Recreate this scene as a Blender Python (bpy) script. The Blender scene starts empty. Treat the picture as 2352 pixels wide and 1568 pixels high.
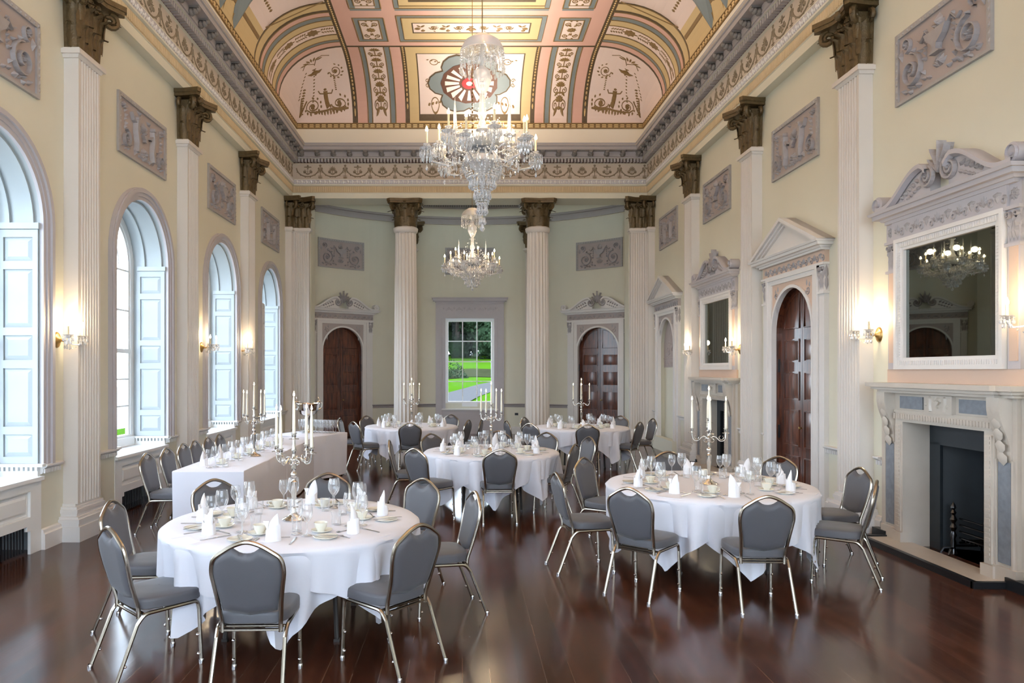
import bpy, math, random
from math import sin, cos, pi, sqrt, radians as R_, hypot, atan2
from mathutils import Vector as V, Matrix
random.seed(7)
SC = bpy.context.scene
COL = SC.collection
H = 1.88            # eye height of the photographer
F = 1680.0          # focal length in pixels of the 2352 px wide photograph
def at(px, py, z):  # point at height z seen at a pixel of the photograph
    Y = F*(H-z)/(py-850.0)
    return V(((px-1062.0)*Y/F, Y, z))

# ------------------------------------------------------------------ materials
def mat(name, col, rough=0.5, metal=0.0, var=0.0, vscale=6.0, bump=0.0, bscale=60.0, spec=0.5, emit=None, sheen=0.0, coat=0.0):
    m = bpy.data.materials.new(name); m.use_nodes = True
    nt = m.node_tree; b = nt.nodes['Principled BSDF']
    b.inputs['Base Color'].default_value = (*col, 1)
    b.inputs['Roughness'].default_value = rough
    b.inputs['Metallic'].default_value = metal
    b.inputs['Specular IOR Level'].default_value = spec
    if sheen: b.inputs['Sheen Weight'].default_value = sheen
    if coat: b.inputs['Coat Weight'].default_value = coat; b.inputs['Coat Roughness'].default_value = 0.12
    if emit:
        b.inputs['Emission Color'].default_value = (*emit[0], 1); b.inputs['Emission Strength'].default_value = emit[1]
    if var or bump:
        tc = nt.nodes.new('ShaderNodeTexCoord')
    if var:
        n = nt.nodes.new('ShaderNodeTexNoise'); n.inputs['Scale'].default_value = vscale; n.inputs['Detail'].default_value = 4
        nt.links.new(tc.outputs['Object'], n.inputs['Vector'])
        mx = nt.nodes.new('ShaderNodeMix'); mx.data_type = 'RGBA'
        mx.inputs[6].default_value = (*[c*(1-var) for c in col], 1)
        mx.inputs[7].default_value = (*[min(1, c*(1+var)) for c in col], 1)
        nt.links.new(n.outputs['Fac'], mx.inputs[0]); nt.links.new(mx.outputs[2], b.inputs['Base Color'])
    if bump:
        n2 = nt.nodes.new('ShaderNodeTexNoise'); n2.inputs['Scale'].default_value = bscale; n2.inputs['Detail'].default_value = 3
        nt.links.new(tc.outputs['Object'], n2.inputs['Vector'])
        bp = nt.nodes.new('ShaderNodeBump'); bp.inputs['Strength'].default_value = bump; bp.inputs['Distance'].default_value = 0.01
        nt.links.new(n2.outputs['Fac'], bp.inputs['Height']); nt.links.new(bp.outputs['Normal'], b.inputs['Normal'])
    return m

def clear(name, tint, gloss, power=2.2, rough=0.02, base=0.05, milky=0.0):
    """thin clear glass: see-through face on, bright reflections at the grazing edges"""
    m = bpy.data.materials.new(name); m.use_nodes = True
    nt = m.node_tree; nt.nodes.clear()
    out = nt.nodes.new('ShaderNodeOutputMaterial')
    tr = nt.nodes.new('ShaderNodeBsdfTransparent'); tr.inputs[0].default_value = (*tint, 1)
    gl = nt.nodes.new('ShaderNodeBsdfGlossy'); gl.inputs['Roughness'].default_value = rough
    lw = nt.nodes.new('ShaderNodeLayerWeight'); lw.inputs[0].default_value = 0.5
    pw = nt.nodes.new('ShaderNodeMath'); pw.operation = 'POWER'; pw.inputs[1].default_value = power
    ml = nt.nodes.new('ShaderNodeMath'); ml.operation = 'MULTIPLY_ADD'; ml.inputs[1].default_value = gloss; ml.inputs[2].default_value = base
    mx = nt.nodes.new('ShaderNodeMixShader')
    L = nt.links.new
    L(lw.outputs['Facing'], pw.inputs[0]); L(pw.outputs[0], ml.inputs[0]); L(ml.outputs[0], mx.inputs[0])
    src = gl.outputs[0]
    if milky:      # white diffuse share stands in for bright highlights and sparkle
        df = nt.nodes.new('ShaderNodeBsdfDiffuse'); df.inputs[0].default_value = (0.9, 0.9, 0.92, 1); m2 = nt.nodes.new('ShaderNodeMixShader'); m2.inputs[0].default_value = milky
        L(gl.outputs[0], m2.inputs[1]); L(df.outputs[0], m2.inputs[2]); src = m2.outputs[0]
    L(tr.outputs[0], mx.inputs[1]); L(src, mx.inputs[2]); L(mx.outputs[0], out.inputs[0])
    return m

K = {}
K['wall'] = mat('cream_paint', (0.67, 0.65, 0.535), 0.6, var=0.05, vscale=1.3)
K['white'] = mat('white_paint', (0.70, 0.68, 0.66), 0.45, var=0.04, vscale=3)
K['shaft'] = mat('pilaster_paint', (0.66, 0.62, 0.575), 0.5, var=0.04, vscale=2)
K['sash'] = mat('sash_paint', (0.78, 0.79, 0.78), 0.35, var=0.02)
K['shut'] = mat('shutter_paint', (0.37, 0.41, 0.425), 0.4, var=0.03)
K['rough'] = mat('rough_grass', (0.020, 0.022, 0.010), 0.9, spec=0.0, var=0.4, vscale=0.8)
K['lilac'] = mat('lilac_grey_paint', (0.48, 0.455, 0.475), 0.55, var=0.06, vscale=4)
K['peach'] = mat('peach_paint', (0.62, 0.46, 0.36), 0.55, var=0.05, vscale=3)
K['ochre'] = mat('ochre_paint', (0.56, 0.44, 0.27), 0.55, var=0.08, vscale=3)
K['plaque'] = mat('plaque_ground', (0.40, 0.345, 0.33), 0.6, var=0.06, vscale=5)
K['relief'] = mat('stucco_relief', (0.36, 0.34, 0.345), 0.55, var=0.12, vscale=14, bump=0.3, bscale=60)
K['plaque_fr'] = mat('plaque_frame', (0.38, 0.365, 0.36), 0.55, var=0.12, vscale=20)
K['frieze'] = mat('frieze_ground', (0.50, 0.42, 0.34), 0.55, var=0.06, vscale=4)
K['frieze_or'] = mat('frieze_relief', (0.22, 0.175, 0.115), 0.55, var=0.25, vscale=16)
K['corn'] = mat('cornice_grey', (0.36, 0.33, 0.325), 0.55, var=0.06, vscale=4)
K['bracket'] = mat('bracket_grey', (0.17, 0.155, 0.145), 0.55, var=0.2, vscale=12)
K['oxblood'] = mat('oxblood', (0.085, 0.03, 0.025), 0.6, var=0.15)
K['bronze'] = mat('bronzed_gilding', (0.115, 0.078, 0.034), 0.42, 0.35, var=0.55, vscale=18, bump=0.6, bscale=50)
K['gold'] = mat('gilded_line', (0.23, 0.135, 0.045), 0.5, var=0.3, vscale=25)
K['gilt'] = mat('gilt_bead', (0.62, 0.42, 0.18), 0.4, 0.3, var=0.15)
K['c_cream'] = mat('ceiling_cream', (0.80, 0.63, 0.54), 0.65, var=0.04, vscale=2)
K['c_pink'] = mat('ceiling_pink', (0.68, 0.40, 0.31), 0.65, var=0.05, vscale=2)
K['c_yel'] = mat('ceiling_yellow', (0.62, 0.45, 0.22), 0.65, var=0.05, vscale=2)
K['c_blue'] = mat('ceiling_blue_grey', (0.20, 0.225, 0.22), 0.65, var=0.1, vscale=3)
K['c_dark'] = mat('ceiling_brown', (0.10, 0.065, 0.03), 0.6, var=0.3, vscale=20)
K['c_red'] = mat('rosette_red', (0.42, 0.03, 0.03), 0.6)
K['c_rose'] = mat('rosette_brown', (0.11, 0.045, 0.025), 0.6, var=0.15)
K['band'] = mat('cove_band', (0.80, 0.72, 0.58), 0.6)
K['apse_c'] = mat('apse_ceiling', (0.42, 0.47, 0.50), 0.6, var=0.05)
K['fabric'] = mat('grey_vinyl', (0.088, 0.087, 0.097), 0.5, var=0.06, vscale=9, bump=0.12, bscale=400, sheen=0.15)
K['tube'] = mat('champagne_metal', (0.38, 0.335, 0.275), 0.26, 1.0, var=0.08)
K['chrome'] = mat('chrome', (0.75, 0.75, 0.76), 0.15, 1.0)
K['linen'] = mat('white_linen', (0.73, 0.73, 0.79), 0.8, var=0.02, vscale=3, bump=0.08, bscale=300, sheen=0.1)
K['napkin'] = mat('napkin_linen', (0.84, 0.84, 0.87), 0.75, bump=0.1, bscale=200)
K['china'] = mat('cream_china', (0.78, 0.76, 0.66), 0.15, coat=0.4)
K['steel'] = mat('cutlery_steel', (0.55, 0.55, 0.57), 0.18, 1.0)
K['silver'] = mat('silver_plate', (0.72, 0.70, 0.66), 0.14, 1.0, var=0.06)
K['wax'] = mat('candle_wax', (0.86, 0.82, 0.68), 0.5)
K['flame'] = mat('candle_flame', (1, 0.8, 0.5), 0.5, emit=((1.0, 0.82, 0.52), 14))
K['bulb'] = mat('lamp_bulb', (1, 0.9, 0.75), 0.4, emit=((1.0, 0.76, 0.45), 45))
K['tubew'] = mat('lamp_candle_tube', (0.62, 0.52, 0.34), 0.5)
K['brass'] = mat('aged_brass', (0.42, 0.27, 0.10), 0.3, 1.0, var=0.2)
K['marble'] = mat('cream_marble', (0.56, 0.50, 0.43), 0.3, var=0.12, vscale=4)
K['bluem'] = mat('blue_grey_marble', (0.22, 0.24, 0.27), 0.3, var=0.35, vscale=18)
K['black'] = mat('black_slate', (0.012, 0.013, 0.015), 0.3)
K['soot'] = mat('sooty_iron', (0.016, 0.022, 0.028), 0.5, var=0.3)
K['iron'] = mat('polished_iron', (0.09, 0.09, 0.095), 0.25, 1.0)
K['tablew'] = mat('table_frame_dark', (0.03, 0.025, 0.022), 0.5)
K['grass'] = mat('lawn_grass', (0.028, 0.066, 0.004), 0.9, spec=0.0, var=0.35, vscale=0.15)
K['path'] = mat('tarmac_path', (0.050, 0.047, 0.045), 0.9, spec=0.0, var=0.1)
K['leafg'] = mat('tree_leaves', (0.014, 0.026, 0.012), 0.9, spec=0.05, var=0.5, vscale=0.9)
K['bark'] = mat('tree_bark', (0.05, 0.04, 0.03), 0.9)
K['stone'] = mat('house_stone', (0.34, 0.31, 0.26), 0.9)
K['glass'] = clear('wine_glass_clear', (0.985, 0.992, 0.995), 1.0, 1.5, 0.03, 0.12, 0.35)
K['pane'] = clear('window_pane', (0.96, 0.98, 0.97), 0.5, 4.0, 0.0, 0.004)
K['crystal'] = clear('cut_crystal', (0.95, 0.96, 0.97), 0.5, 0.8, 0.05, 0.42, 0.5)
def mirror_mat():
    m = mat('aged_mirror', (0.23, 0.26, 0.245), 0.015, 1.0)
    return m
K['mirror'] = mirror_mat()
def wood(name, c1, c2, rough, coat):
    m = mat(name, c1, rough, coat=coat); nt = m.node_tree; b = nt.nodes['Principled BSDF']
    tc = nt.nodes.new('ShaderNodeTexCoord'); mp = nt.nodes.new('ShaderNodeMapping'); mp.inputs['Scale'].default_value = (9, 9, 0.9)
    n = nt.nodes.new('ShaderNodeTexNoise'); n.inputs['Scale'].default_value = 2.2; n.inputs['Detail'].default_value = 6; n.inputs['Distortion'].default_value = 1.2
    cr = nt.nodes.new('ShaderNodeValToRGB'); cr.color_ramp.elements[0].color = (*c1, 1); cr.color_ramp.elements[1].color = (*c2, 1)
    cr.color_ramp.elements[0].position = 0.35; cr.color_ramp.elements[1].position = 0.68
    L = nt.links.new
    L(tc.outputs['Object'], mp.inputs['Vector']); L(mp.outputs[0], n.inputs['Vector']); L(n.outputs['Fac'], cr.inputs[0]); L(cr.outputs[0], b.inputs['Base Color'])
    return m
K['mahog'] = wood('mahogany', (0.042, 0.014, 0.009), (0.17, 0.052, 0.024), 0.28, 0.3)
def floor_mat():
    m = bpy.data.materials.new('dark_floorboards'); m.use_nodes = True
    nt = m.node_tree; b = nt.nodes['Principled BSDF']; L = nt.links.new
    tc = nt.nodes.new('ShaderNodeTexCoord'); mp = nt.nodes.new('ShaderNodeMapping'); mp.inputs['Rotation'].default_value = (0, 0, pi/2)
    br = nt.nodes.new('ShaderNodeTexBrick'); br.inputs['Scale'].default_value = 1.0; br.offset = 0.37
    br.inputs['Brick Width'].default_value = 2.9; br.inputs['Row Height'].default_value = 0.17; br.inputs['Mortar Size'].default_value = 0.0035; br.inputs['Mortar Smooth'].default_value = 0.1
    br.inputs['Color1'].default_value = (0.036, 0.0155, 0.0095, 1); br.inputs['Color2'].default_value = (0.085, 0.034, 0.020, 1)
    br.inputs['Mortar'].default_value = (0.10, 0.062, 0.042, 1); br.inputs['Bias'].default_value = 0.1
    mp2 = nt.nodes.new('ShaderNodeMapping'); mp2.inputs['Scale'].default_value = (9, 0.7, 1)
    n = nt.nodes.new('ShaderNodeTexNoise'); n.inputs['Scale'].default_value = 2.0; n.inputs['Detail'].default_value = 7
    mx = nt.nodes.new('ShaderNodeMix'); mx.data_type = 'RGBA'; mx.blend_type = 'MULTIPLY'; mx.inputs[0].default_value = 0.75
    cr = nt.nodes.new('ShaderNodeValToRGB'); cr.color_ramp.elements[0].color = (0.45, 0.4, 0.4, 1); cr.color_ramp.elements[1].color = (1.5, 1.25, 1.1, 1)
    cr.color_ramp.elements[0].position = 0.3; cr.color_ramp.elements[1].position = 0.75
    rr = nt.nodes.new('ShaderNodeMapRange'); rr.inputs[3].default_value = 0.08; rr.inputs[4].default_value = 0.24
    n3 = nt.nodes.new('ShaderNodeTexNoise'); n3.inputs['Scale'].default_value = 1.1; n3.inputs['Detail'].default_value = 3
    bp = nt.nodes.new('ShaderNodeBump'); bp.inputs['Strength'].default_value = 0.10; bp.inputs['Distance'].default_value = 0.004
    L(tc.outputs['Object'], mp.inputs[0]); L(mp.outputs[0], br.inputs['Vector']); L(tc.outputs['Object'], mp2.inputs[0]); L(mp2.outputs[0], n.inputs['Vector'])
    L(n.outputs['Fac'], cr.inputs[0]); L(br.outputs['Color'], mx.inputs[6]); L(cr.outputs[0], mx.inputs[7]); L(mx.outputs[2], b.inputs['Base Color'])
    L(tc.outputs['Object'], n3.inputs['Vector']); L(n3.outputs['Fac'], rr.inputs[0]); L(rr.outputs[0], b.inputs['Roughness'])
    L(n.outputs['Fac'], bp.inputs['Height']); L(bp.outputs[0], b.inputs['Normal'])
    b.inputs['Specular IOR Level'].default_value = 0.55
    return m
K['floor'] = floor_mat()

# ------------------------------------------------------------------ mesh builder
class M:
    def __init__(s, T=None): s.v = []; s.f = []; s.k = []; s.m = 0; s.T = T
    def add(s, vs, fs):
        o = len(s.v)
        if s.T is not None: vs = [s.T @ V(p) for p in vs]
        s.v += [tuple(p) for p in vs]
        for f in fs: s.f.append([i+o for i in f]); s.k.append(s.m)
        return s
    def box(s, x0, x1, y0, y1, z0, z1):
        return s.add([(x0,y0,z0),(x1,y0,z0),(x1,y1,z0),(x0,y1,z0),(x0,y0,z1),(x1,y0,z1),(x1,y1,z1),(x0,y1,z1)],
                     [(0,3,2,1),(4,5,6,7),(0,1,5,4),(1,2,6,5),(2,3,7,6),(3,0,4,7)])
    def frustum(s, a, b):       # two rectangles ((x0,x1,y0,y1,z)) joined: raised panel, plinth
        P = lambda q: [(q[0],q[2],q[4]),(q[1],q[2],q[4]),(q[1],q[3],q[4]),(q[0],q[3],q[4])]
        return s.add(P(a)+P(b), [(4,5,6,7),(0,1,5,4),(1,2,6,5),(2,3,7,6),(3,0,4,7),(0,3,2,1)])
    def prism(s, poly, fn, a, b):  # polygon of (p,q) pushed between depths a and b; fn(p,q,d) -> xyz
        n = len(poly)
        vs = [fn(p,q,a) for p,q in poly]+[fn(p,q,b) for p,q in poly]
        fs = [list(range(n))[::-1], list(range(n,2*n))]+[(i,(i+1)%n,n+(i+1)%n,n+i) for i in range(n)]
        return s.add(vs, fs)
    def lathe(s, prof, seg=16, c=(0,0,0), a0=0.0, a1=2*pi):
        full = abs(a1-a0-2*pi) < 1e-6
        n = seg if full else seg+1
        vs = []
        for r, z in prof:
            for i in range(n):
                a = a0+(a1-a0)*i/seg; vs.append((c[0]+r*cos(a), c[1]+r*sin(a), c[2]+z))
        fs = []
        for j in range(len(prof)-1):
            for i in range(seg):
                i2 = (i+1) % n
                fs.append((j*n+i, j*n+i2, (j+1)*n+i2, (j+1)*n+i))
        return s.add(vs, fs)
    def tube(s, pts, r, seg=8, closed=False, cap=True, flat=1.0, up=None):
        pts = [V(p) for p in pts]; n = len(pts)
        rs = r if isinstance(r, (list, tuple)) else [r]*n
        vs = []; fs = []; ref = None
        for i, p in enumerate(pts):
            if closed: t = pts[(i+1) % n]-pts[i-1]
            else: t = pts[min(i+1,n-1)]-pts[max(i-1,0)]
            t.normalize()
            if up is not None: ref = V(up)
            elif ref is None: ref = V((0,0,1)) if abs(t.z) < 0.9 else V((1,0,0))
            u = ref-t*ref.dot(t)
            if u.length < 1e-5: u = t.orthogonal()
            u.normalize(); w = t.cross(u)
            if up is None: ref = u
            for k in range(seg):
                a = 2*pi*k/seg; vs.append(p+u*(rs[i]*cos(a)*flat)+w*(rs[i]*sin(a)))
        m = n if closed else n-1
        for i in range(m):
            for k in range(seg):
                a = i*seg+k; b = i*seg+(k+1) % seg; c = ((i+1) % n)*seg+(k+1) % seg; d = ((i+1) % n)*seg+k
                fs.append((a,b,c,d))
        if cap and not closed: fs += [list(range(seg))[::-1], [(n-1)*seg+k for k in range(seg)]]
        return s.add(vs, fs)
    def sweep(s, prof, path, fn, mats=None, cap=True):
        """prof: list of (d,z) offsets; path: list of parameters; fn(t,d,z) -> xyz; mats gives a material index per profile segment"""
        n = len(prof); vs = [fn(t,d,z) for t in path for d,z in prof]; m0 = s.m
        for j in range(n-1):
            s.m = mats[j] if mats else m0
            q = []
            for i in range(len(path)-1): q.append((i*n+j, (i+1)*n+j, (i+1)*n+j+1, i*n+j+1))
            s._part(vs, q)
        s.m = m0
        if cap: s._part(vs, [list(range(n)), [(len(path)-1)*n+j for j in range(n)][::-1]])
        return s
    def _part(s, vs, fs):
        used = sorted({i for f in fs for i in f}); mp = {u: i for i, u in enumerate(used)}
        s.add([vs[u] for u in used], [[mp[i] for i in f] for f in fs])
    def bead(s, p, r, seg=6, rz=None):
        rz = rz or r
        return s.lathe([(0.001,-rz),(r*0.75,-rz*0.6),(r,0),(r*0.75,rz*0.6),(0.001,rz)], seg, p)
    def crystal(s, p, r, h, seg=5):   # a pear drop hanging from p
        return s.lathe([(0.0005,0),(r*0.35,-h*0.3),(r,-h*0.68),(r*0.55,-h*0.9),(0.0005,-h)], seg, p)

ALL = []
def mesh(name, b, mats, smooth=35):
    me = bpy.data.meshes.new(name); me.from_pydata(b.v, [], b.f)
    if not isinstance(mats, (list, tuple)): mats = [mats]
    for m in mats: me.materials.append(K[m])
    if len(mats) > 1: me.polygons.foreach_set('material_index', b.k)
    if smooth:
        me.polygons.foreach_set('use_smooth', [True]*len(me.polygons))
        me.update(); me.set_sharp_from_angle(angle=R_(smooth))
    me.validate(); me.update()
    return me
def obj(name, b, mats, parent=None, smooth=35, label=None):
    me = mesh(name, b, mats, smooth) if isinstance(b, M) else b
    o = bpy.data.objects.new(name, me); COL.objects.link(o)
    if parent is not None: o.parent = parent
    if label: o['label'] = label
    return o
def tag(o, label, cat, group=None, kind=None):
    o['label'] = label; o['category'] = cat
    if group: o['group'] = group
    if kind: o['kind'] = kind
    return o
def thing(name, label, cat, loc=(0,0,0), rz=0.0, group=None, kind=None):
    o = bpy.data.objects.new(name, None); COL.objects.link(o)
    o.location = loc; o.rotation_euler = (0,0,rz); o.empty_display_size = 0.1
    return tag(o, label, cat, group, kind)
def struct(name, b, mats, parent=None, smooth=35, label=None):
    o = obj(name, b, mats, parent, smooth, label)
    if parent is None: o['kind'] = 'structure'
    return o
KIDS = {}
def ch_of(o):
    if o.name not in KIDS: KIDS[o.name] = list(o.children)
    return KIDS[o.name]
def dup(root, loc, rz=0.0, label=None, group=None):   # a copy of a thing with copies of its parts and sub-parts
    r = root.copy(); COL.objects.link(r); r.location = loc; r.rotation_euler = (0,0,rz)
    if label: r['label'] = label
    if group: r['group'] = group
    for c in ch_of(root):
        d = c.copy(); COL.objects.link(d); d.parent = r
        for g in ch_of(c):
            e = g.copy(); COL.objects.link(e); e.parent = d
    return r

# ------------------------------------------------------------------ low relief ornament
class Rel:
    """2-D ornament (scrolls, leaves, rosettes) that is later raised on any surface"""
    def __init__(s): s.v = []; s.f = []
    def _a(s, vs, fs):
        o = len(s.v); s.v += vs; s.f += [[i+o for i in f] for f in fs]
    def stroke(s, pts, w, h=0.01, w1=None):
        n = len(pts); vs = []; fs = []
        for i, (x, y) in enumerate(pts):
            a = pts[max(i-1,0)]; b = pts[min(i+1,n-1)]; dx, dy = b[0]-a[0], b[1]-a[1]; l = hypot(dx,dy) or 1
            ww = w if w1 is None else w+(w1-w)*i/(n-1)
            nx, ny = -dy/l*ww, dx/l*ww
            vs += [(x+nx,y+ny,0),(x+nx*.5,y+ny*.5,h),(x-nx*.5,y-ny*.5,h),(x-nx,y-ny,0)]
        for i in range(n-1):
            for k in range(3): fs.append((4*i+k,4*i+4+k,4*i+5+k,4*i+1+k))
        s._a(vs, fs)
    def leaf(s, x, y, a, L, W, h=0.012):
        c, d = cos(a), sin(a)
        P = [(0,0,0),(.35,.5,0),(.7,.42,0),(1,0,0),(.7,-.42,0),(.35,-.5,0),(.45,0,1)]
        s._a([(x+c*p*L-d*q*W, y+d*p*L+c*q*W, z*h) for p,q,z in P], [(i,(i+1)%6,6) for i in range(6)])
    def disc(s, x, y, r, h=0.012, n=10, ry=None):
        ry = ry or r
        s._a([(x+r*cos(2*pi*i/n), y+ry*sin(2*pi*i/n), 0) for i in range(n)]+[(x+r*.6*cos(2*pi*i/n), y+ry*.6*sin(2*pi*i/n), h) for i in range(n)]+[(x,y,h)],
             [(i,(i+1)%n,n+(i+1)%n,n+i) for i in range(n)]+[(n+i,n+(i+1)%n,2*n) for i in range(n)])
    def poly(s, pts, h=0.01):
        n = len(pts)
        s._a([(x,y,0) for x,y in pts]+[(x,y,h) for x,y in pts], [list(range(n,2*n))]+[(i,(i+1)%n,n+(i+1)%n,n+i) for i in range(n)])
    def spiral(s, x, y, r0, r1, turns, a0, d=1, w=0.012, h=0.012, n=None):
        n = n or int(14*turns)+4
        s.stroke([(x+(r0+(r1-r0)*t/n)*cos(a0+d*2*pi*turns*t/n), y+(r0+(r1-r0)*t/n)*sin(a0+d*2*pi*turns*t/n)) for t in range(n+1)], w, h)
    def rosette(s, x, y, r, n=8, h=0.012):
        for i in range(n): s.leaf(x, y, 2*pi*i/n, r, r*.7, h)
        s.disc(x, y, r*.25, h*1.3, 8)
    def palm(s, x, y, a, r, n=7, h=0.012):
        for i in range(n):
            t = (i-(n-1)/2)/((n-1)/2); s.leaf(x, y, a+t*1.35, r*(1-.25*abs(t)), r*.22, h)
        s.disc(x, y, r*.14, h)
    def scroll(s, x, y, R, a0, d, w, h=0.012):   # leafy spiral
        s.spiral(x, y, R, R*.18, 1.6, a0, d, w, h)
        for i in range(7):
            a = a0+d*(i*.62); s.leaf(x+R*1.02*cos(a), y+R*1.02*sin(a), a+d*.9, R*.38, R*.24, h)
        s.rosette(x, y, R*.3, 6, h)
    def garland(s, pts, r, h=0.012):
        for i, (x, y) in enumerate(pts):
            b = pts[min(i+1,len(pts)-1)]; a = pts[max(i-1,0)]; g = atan2(b[1]-a[1], b[0]-a[0])
            s.leaf(x, y, g+.6, r*1.5, r*.8, h); s.leaf(x, y, g-.6, r*1.5, r*.8, h)
    def urn(s, x, y, k, h=0.016):
        s.poly([(x-.5*k,y+.35*k),(x+.5*k,y+.35*k),(x+.36*k,y+.1*k),(x+.1*k,y-.08*k),(x+.08*k,y-.25*k),(x+.24*k,y-.35*k),(x-.24*k,y-.35*k),(x-.08*k,y-.25*k),(x-.1*k,y-.08*k),(x-.36*k,y+.1*k)], h)
        s.leaf(x, y+.35*k, pi/2, .5*k, .3*k, h)
        s.leaf(x, y+.35*k, pi/2+.7, .35*k, .2*k, h); s.leaf(x, y+.35*k, pi/2-.7, .35*k, .2*k, h)
    def put(s, m, fn, mirror=False):
        vs = [fn(*p) for p in s.v]; m.add(vs, [f[::-1] if mirror else f for f in s.f])
    def extend(s, o, fx=1, dx=0, dy=0):
        s._a([(p[0]*fx+dx, p[1]+dy, p[2]) for p in o.v], [f[::-1] if fx < 0 else f for f in o.f])
# ================================================================== THE ROOM
XL, XR = -4.42, 4.80          # left and right wall planes
XC = 0.19                     # the room's long axis
YE = 18.54                    # wall plane of the beam over the column screen
YB = -3.2                     # end of the room behind the photographer
WIN_L = [0.35, 3.60, 6.85, 10.10, 13.42, 16.79]   # centres of the arched windows
WW = 0.81                     # half width of a window opening
SPR, SILL = 3.40, 0.905       # arch spring and sill heights
PIL_L = [8.35, 11.57, 14.80]; PIL_R = [8.79, 11.95, 15.05]
def WL(d, y, z): return (XL+d, y, z)        # d = distance into the room
def WR(d, y, z): return (XR-d, y, z)
def arch_pts(c, r, z0, n=24): return [(c-r*cos(pi*i/n), z0+r*sin(pi*i/n)) for i in range(n+1)]

def wall_with_arches(fn, ys, ye, top, holes, zb=0.0):
    """plane wall from ys to ye; holes = (centre, half width, bottom, spring or None, top); fn(d,y,z)"""
    b = M(); y = ys
    q = lambda a0,a1,z0,z1: b.add([fn(0,a0,z0),fn(0,a1,z0),fn(0,a1,z1),fn(0,a0,z1)], [(0,1,2,3)])
    for c, w, hb, sp, ht in sorted(holes):
        q(y, c-w, zb, top)
        if hb > zb: q(c-w, c+w, zb, hb)
        if sp is None: q(c-w, c+w, ht, top)
        else:
            P = arch_pts(c, w, sp)
            for (a,z1),(e,z2) in zip(P, P[1:]): b.add([fn(0,a,z1),fn(0,e,z2),fn(0,e,top),fn(0,a,top)], [(0,1,2,3)])
        y = c+w
    q(y, ye, zb, top)
    return b

# floor, walls
b = M(); b.box(-5.0, 5.6, YB-.1, 23.2, -0.12, 0.0); struct('floor', b, 'floor', smooth=0, label='dark glossy floorboards')
b = wall_with_arches(WL, YB, 18.6, 7.6, [(c, WW, 0.0, SPR, None) for c in WIN_L]); struct('wall_left', b, 'wall', smooth=0, label='cream wall with arched windows')
FP = [7.20, 13.72]; DOOR_R = 10.55; NICHE = 17.05
rh = [(c, 0.62, 0.0, None, 1.33) for c in FP]+[(DOOR_R, 0.67, 0.0, 2.48, None), (NICHE, 0.60, 0.22, 2.50, None)]
b = wall_with_arches(WR, YB, 18.6, 7.6, rh); struct('wall_right', b, 'wall', smooth=0, label='cream wall with the fireplaces')
FILL_WINDOWS = [-2.55, .19, 2.93]                      # tall windows added in the unseen end wall as fill light
b = wall_with_arches(lambda d,x,z: (x, YB+d, z), -5.0, 5.6, 9.4, [(c, .95, .75, None, 5.6) for c in FILL_WINDOWS]); struct('wall_back', b, 'wall', smooth=0)
for i, c in enumerate(FILL_WINDOWS):
    b = M()
    for x0_,x1_ in ((-.95,-.85),(.85,.95),(-.02,.02)): b.box(c+x0_,c+x1_,YB-.12,YB,.75,5.6)
    for z_ in (.75,1.95,3.15,4.35,5.5): b.box(c-.95,c+.95,YB-.11,YB-.02,z_,z_+(.10 if z_ in (.75,5.5) else .04))
    o = struct('window_%d' % (i+8), b, 'sash', smooth=0)  # added window, never in view, brightens the room from behind
    b = M(); b.add([(c-.95,YB-.06,.75),(c+.95,YB-.06,.75),(c+.95,YB-.06,5.6),(c-.95,YB-.06,5.6)], [(0,1,2,3)]); obj('glass', b, 'pane', o, smooth=0)
b = M(); b.box(-5.2,5.6,YB-.3,YB-.2,-.1,.75); b.box(-5.2,5.6,YB-.3,YB-.2,5.62,9.6)
xa = -5.2
for c in FILL_WINDOWS+[99]: e = min(c-.96, 5.62); b.box(xa, e, YB-.3, YB-.2, .75, 5.62); xa = c+.96
struct('wall_outer_back', b, 'stone', smooth=0)
for nm, x in (('left', (-5.35,-5.25)), ('right', (5.62, 5.75))):     # outer masonry above and between, keeps daylight out
    pass
# curved far wall
AR, AC = 5.7, (0.22, 16.1)
def AP(th, d, z):  # point on the apse wall: angle from the axis (left negative), d into the room
    return (AC[0]+(AR-d)*sin(th), AC[1]+(AR-d)*cos(th), z)
TH_D, TH_W = 0.692, 0.0
dw, ww = 0.69/AR, 0.74/AR
def apse_wall():
    b = M()
    def q(t0, t1, z0, z1, n):
        for i in range(n):
            u = t0+(t1-t0)*i/n; w = t0+(t1-t0)*(i+1)/n
            b.add([AP(u,0,z0),AP(w,0,z0),AP(w,0,z1),AP(u,0,z1)], [(0,1,2,3)])
    for s in (-1, 1):
        P = arch_pts(s*TH_D, dw, 2.42, 20)
        for (a,_),(e,_2) in zip(P, P[1:]):
            za = 2.42+0.69*sqrt(max(0,1-((a-s*TH_D)/dw)**2)); ze = 2.42+0.69*sqrt(max(0,1-((e-s*TH_D)/dw)**2))
            b.add([AP(a,0,za),AP(e,0,ze),AP(e,0,7.3),AP(a,0,7.3)], [(0,1,2,3)])
    q(-1.05, -TH_D-dw, 0, 7.3, 10); q(-TH_D+dw, -ww, 0, 7.3, 12); q(-ww, ww, 0, .905, 6); q(-ww, ww, 3.42, 7.3, 6); q(ww, TH_D-dw, 0, 7.3, 12); q(TH_D+dw, 1.05, 0, 7.3, 10)
    return b
struct('wall_apse', apse_wall(), 'wall', smooth=40, label='curved cream end wall of the apse')
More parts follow.
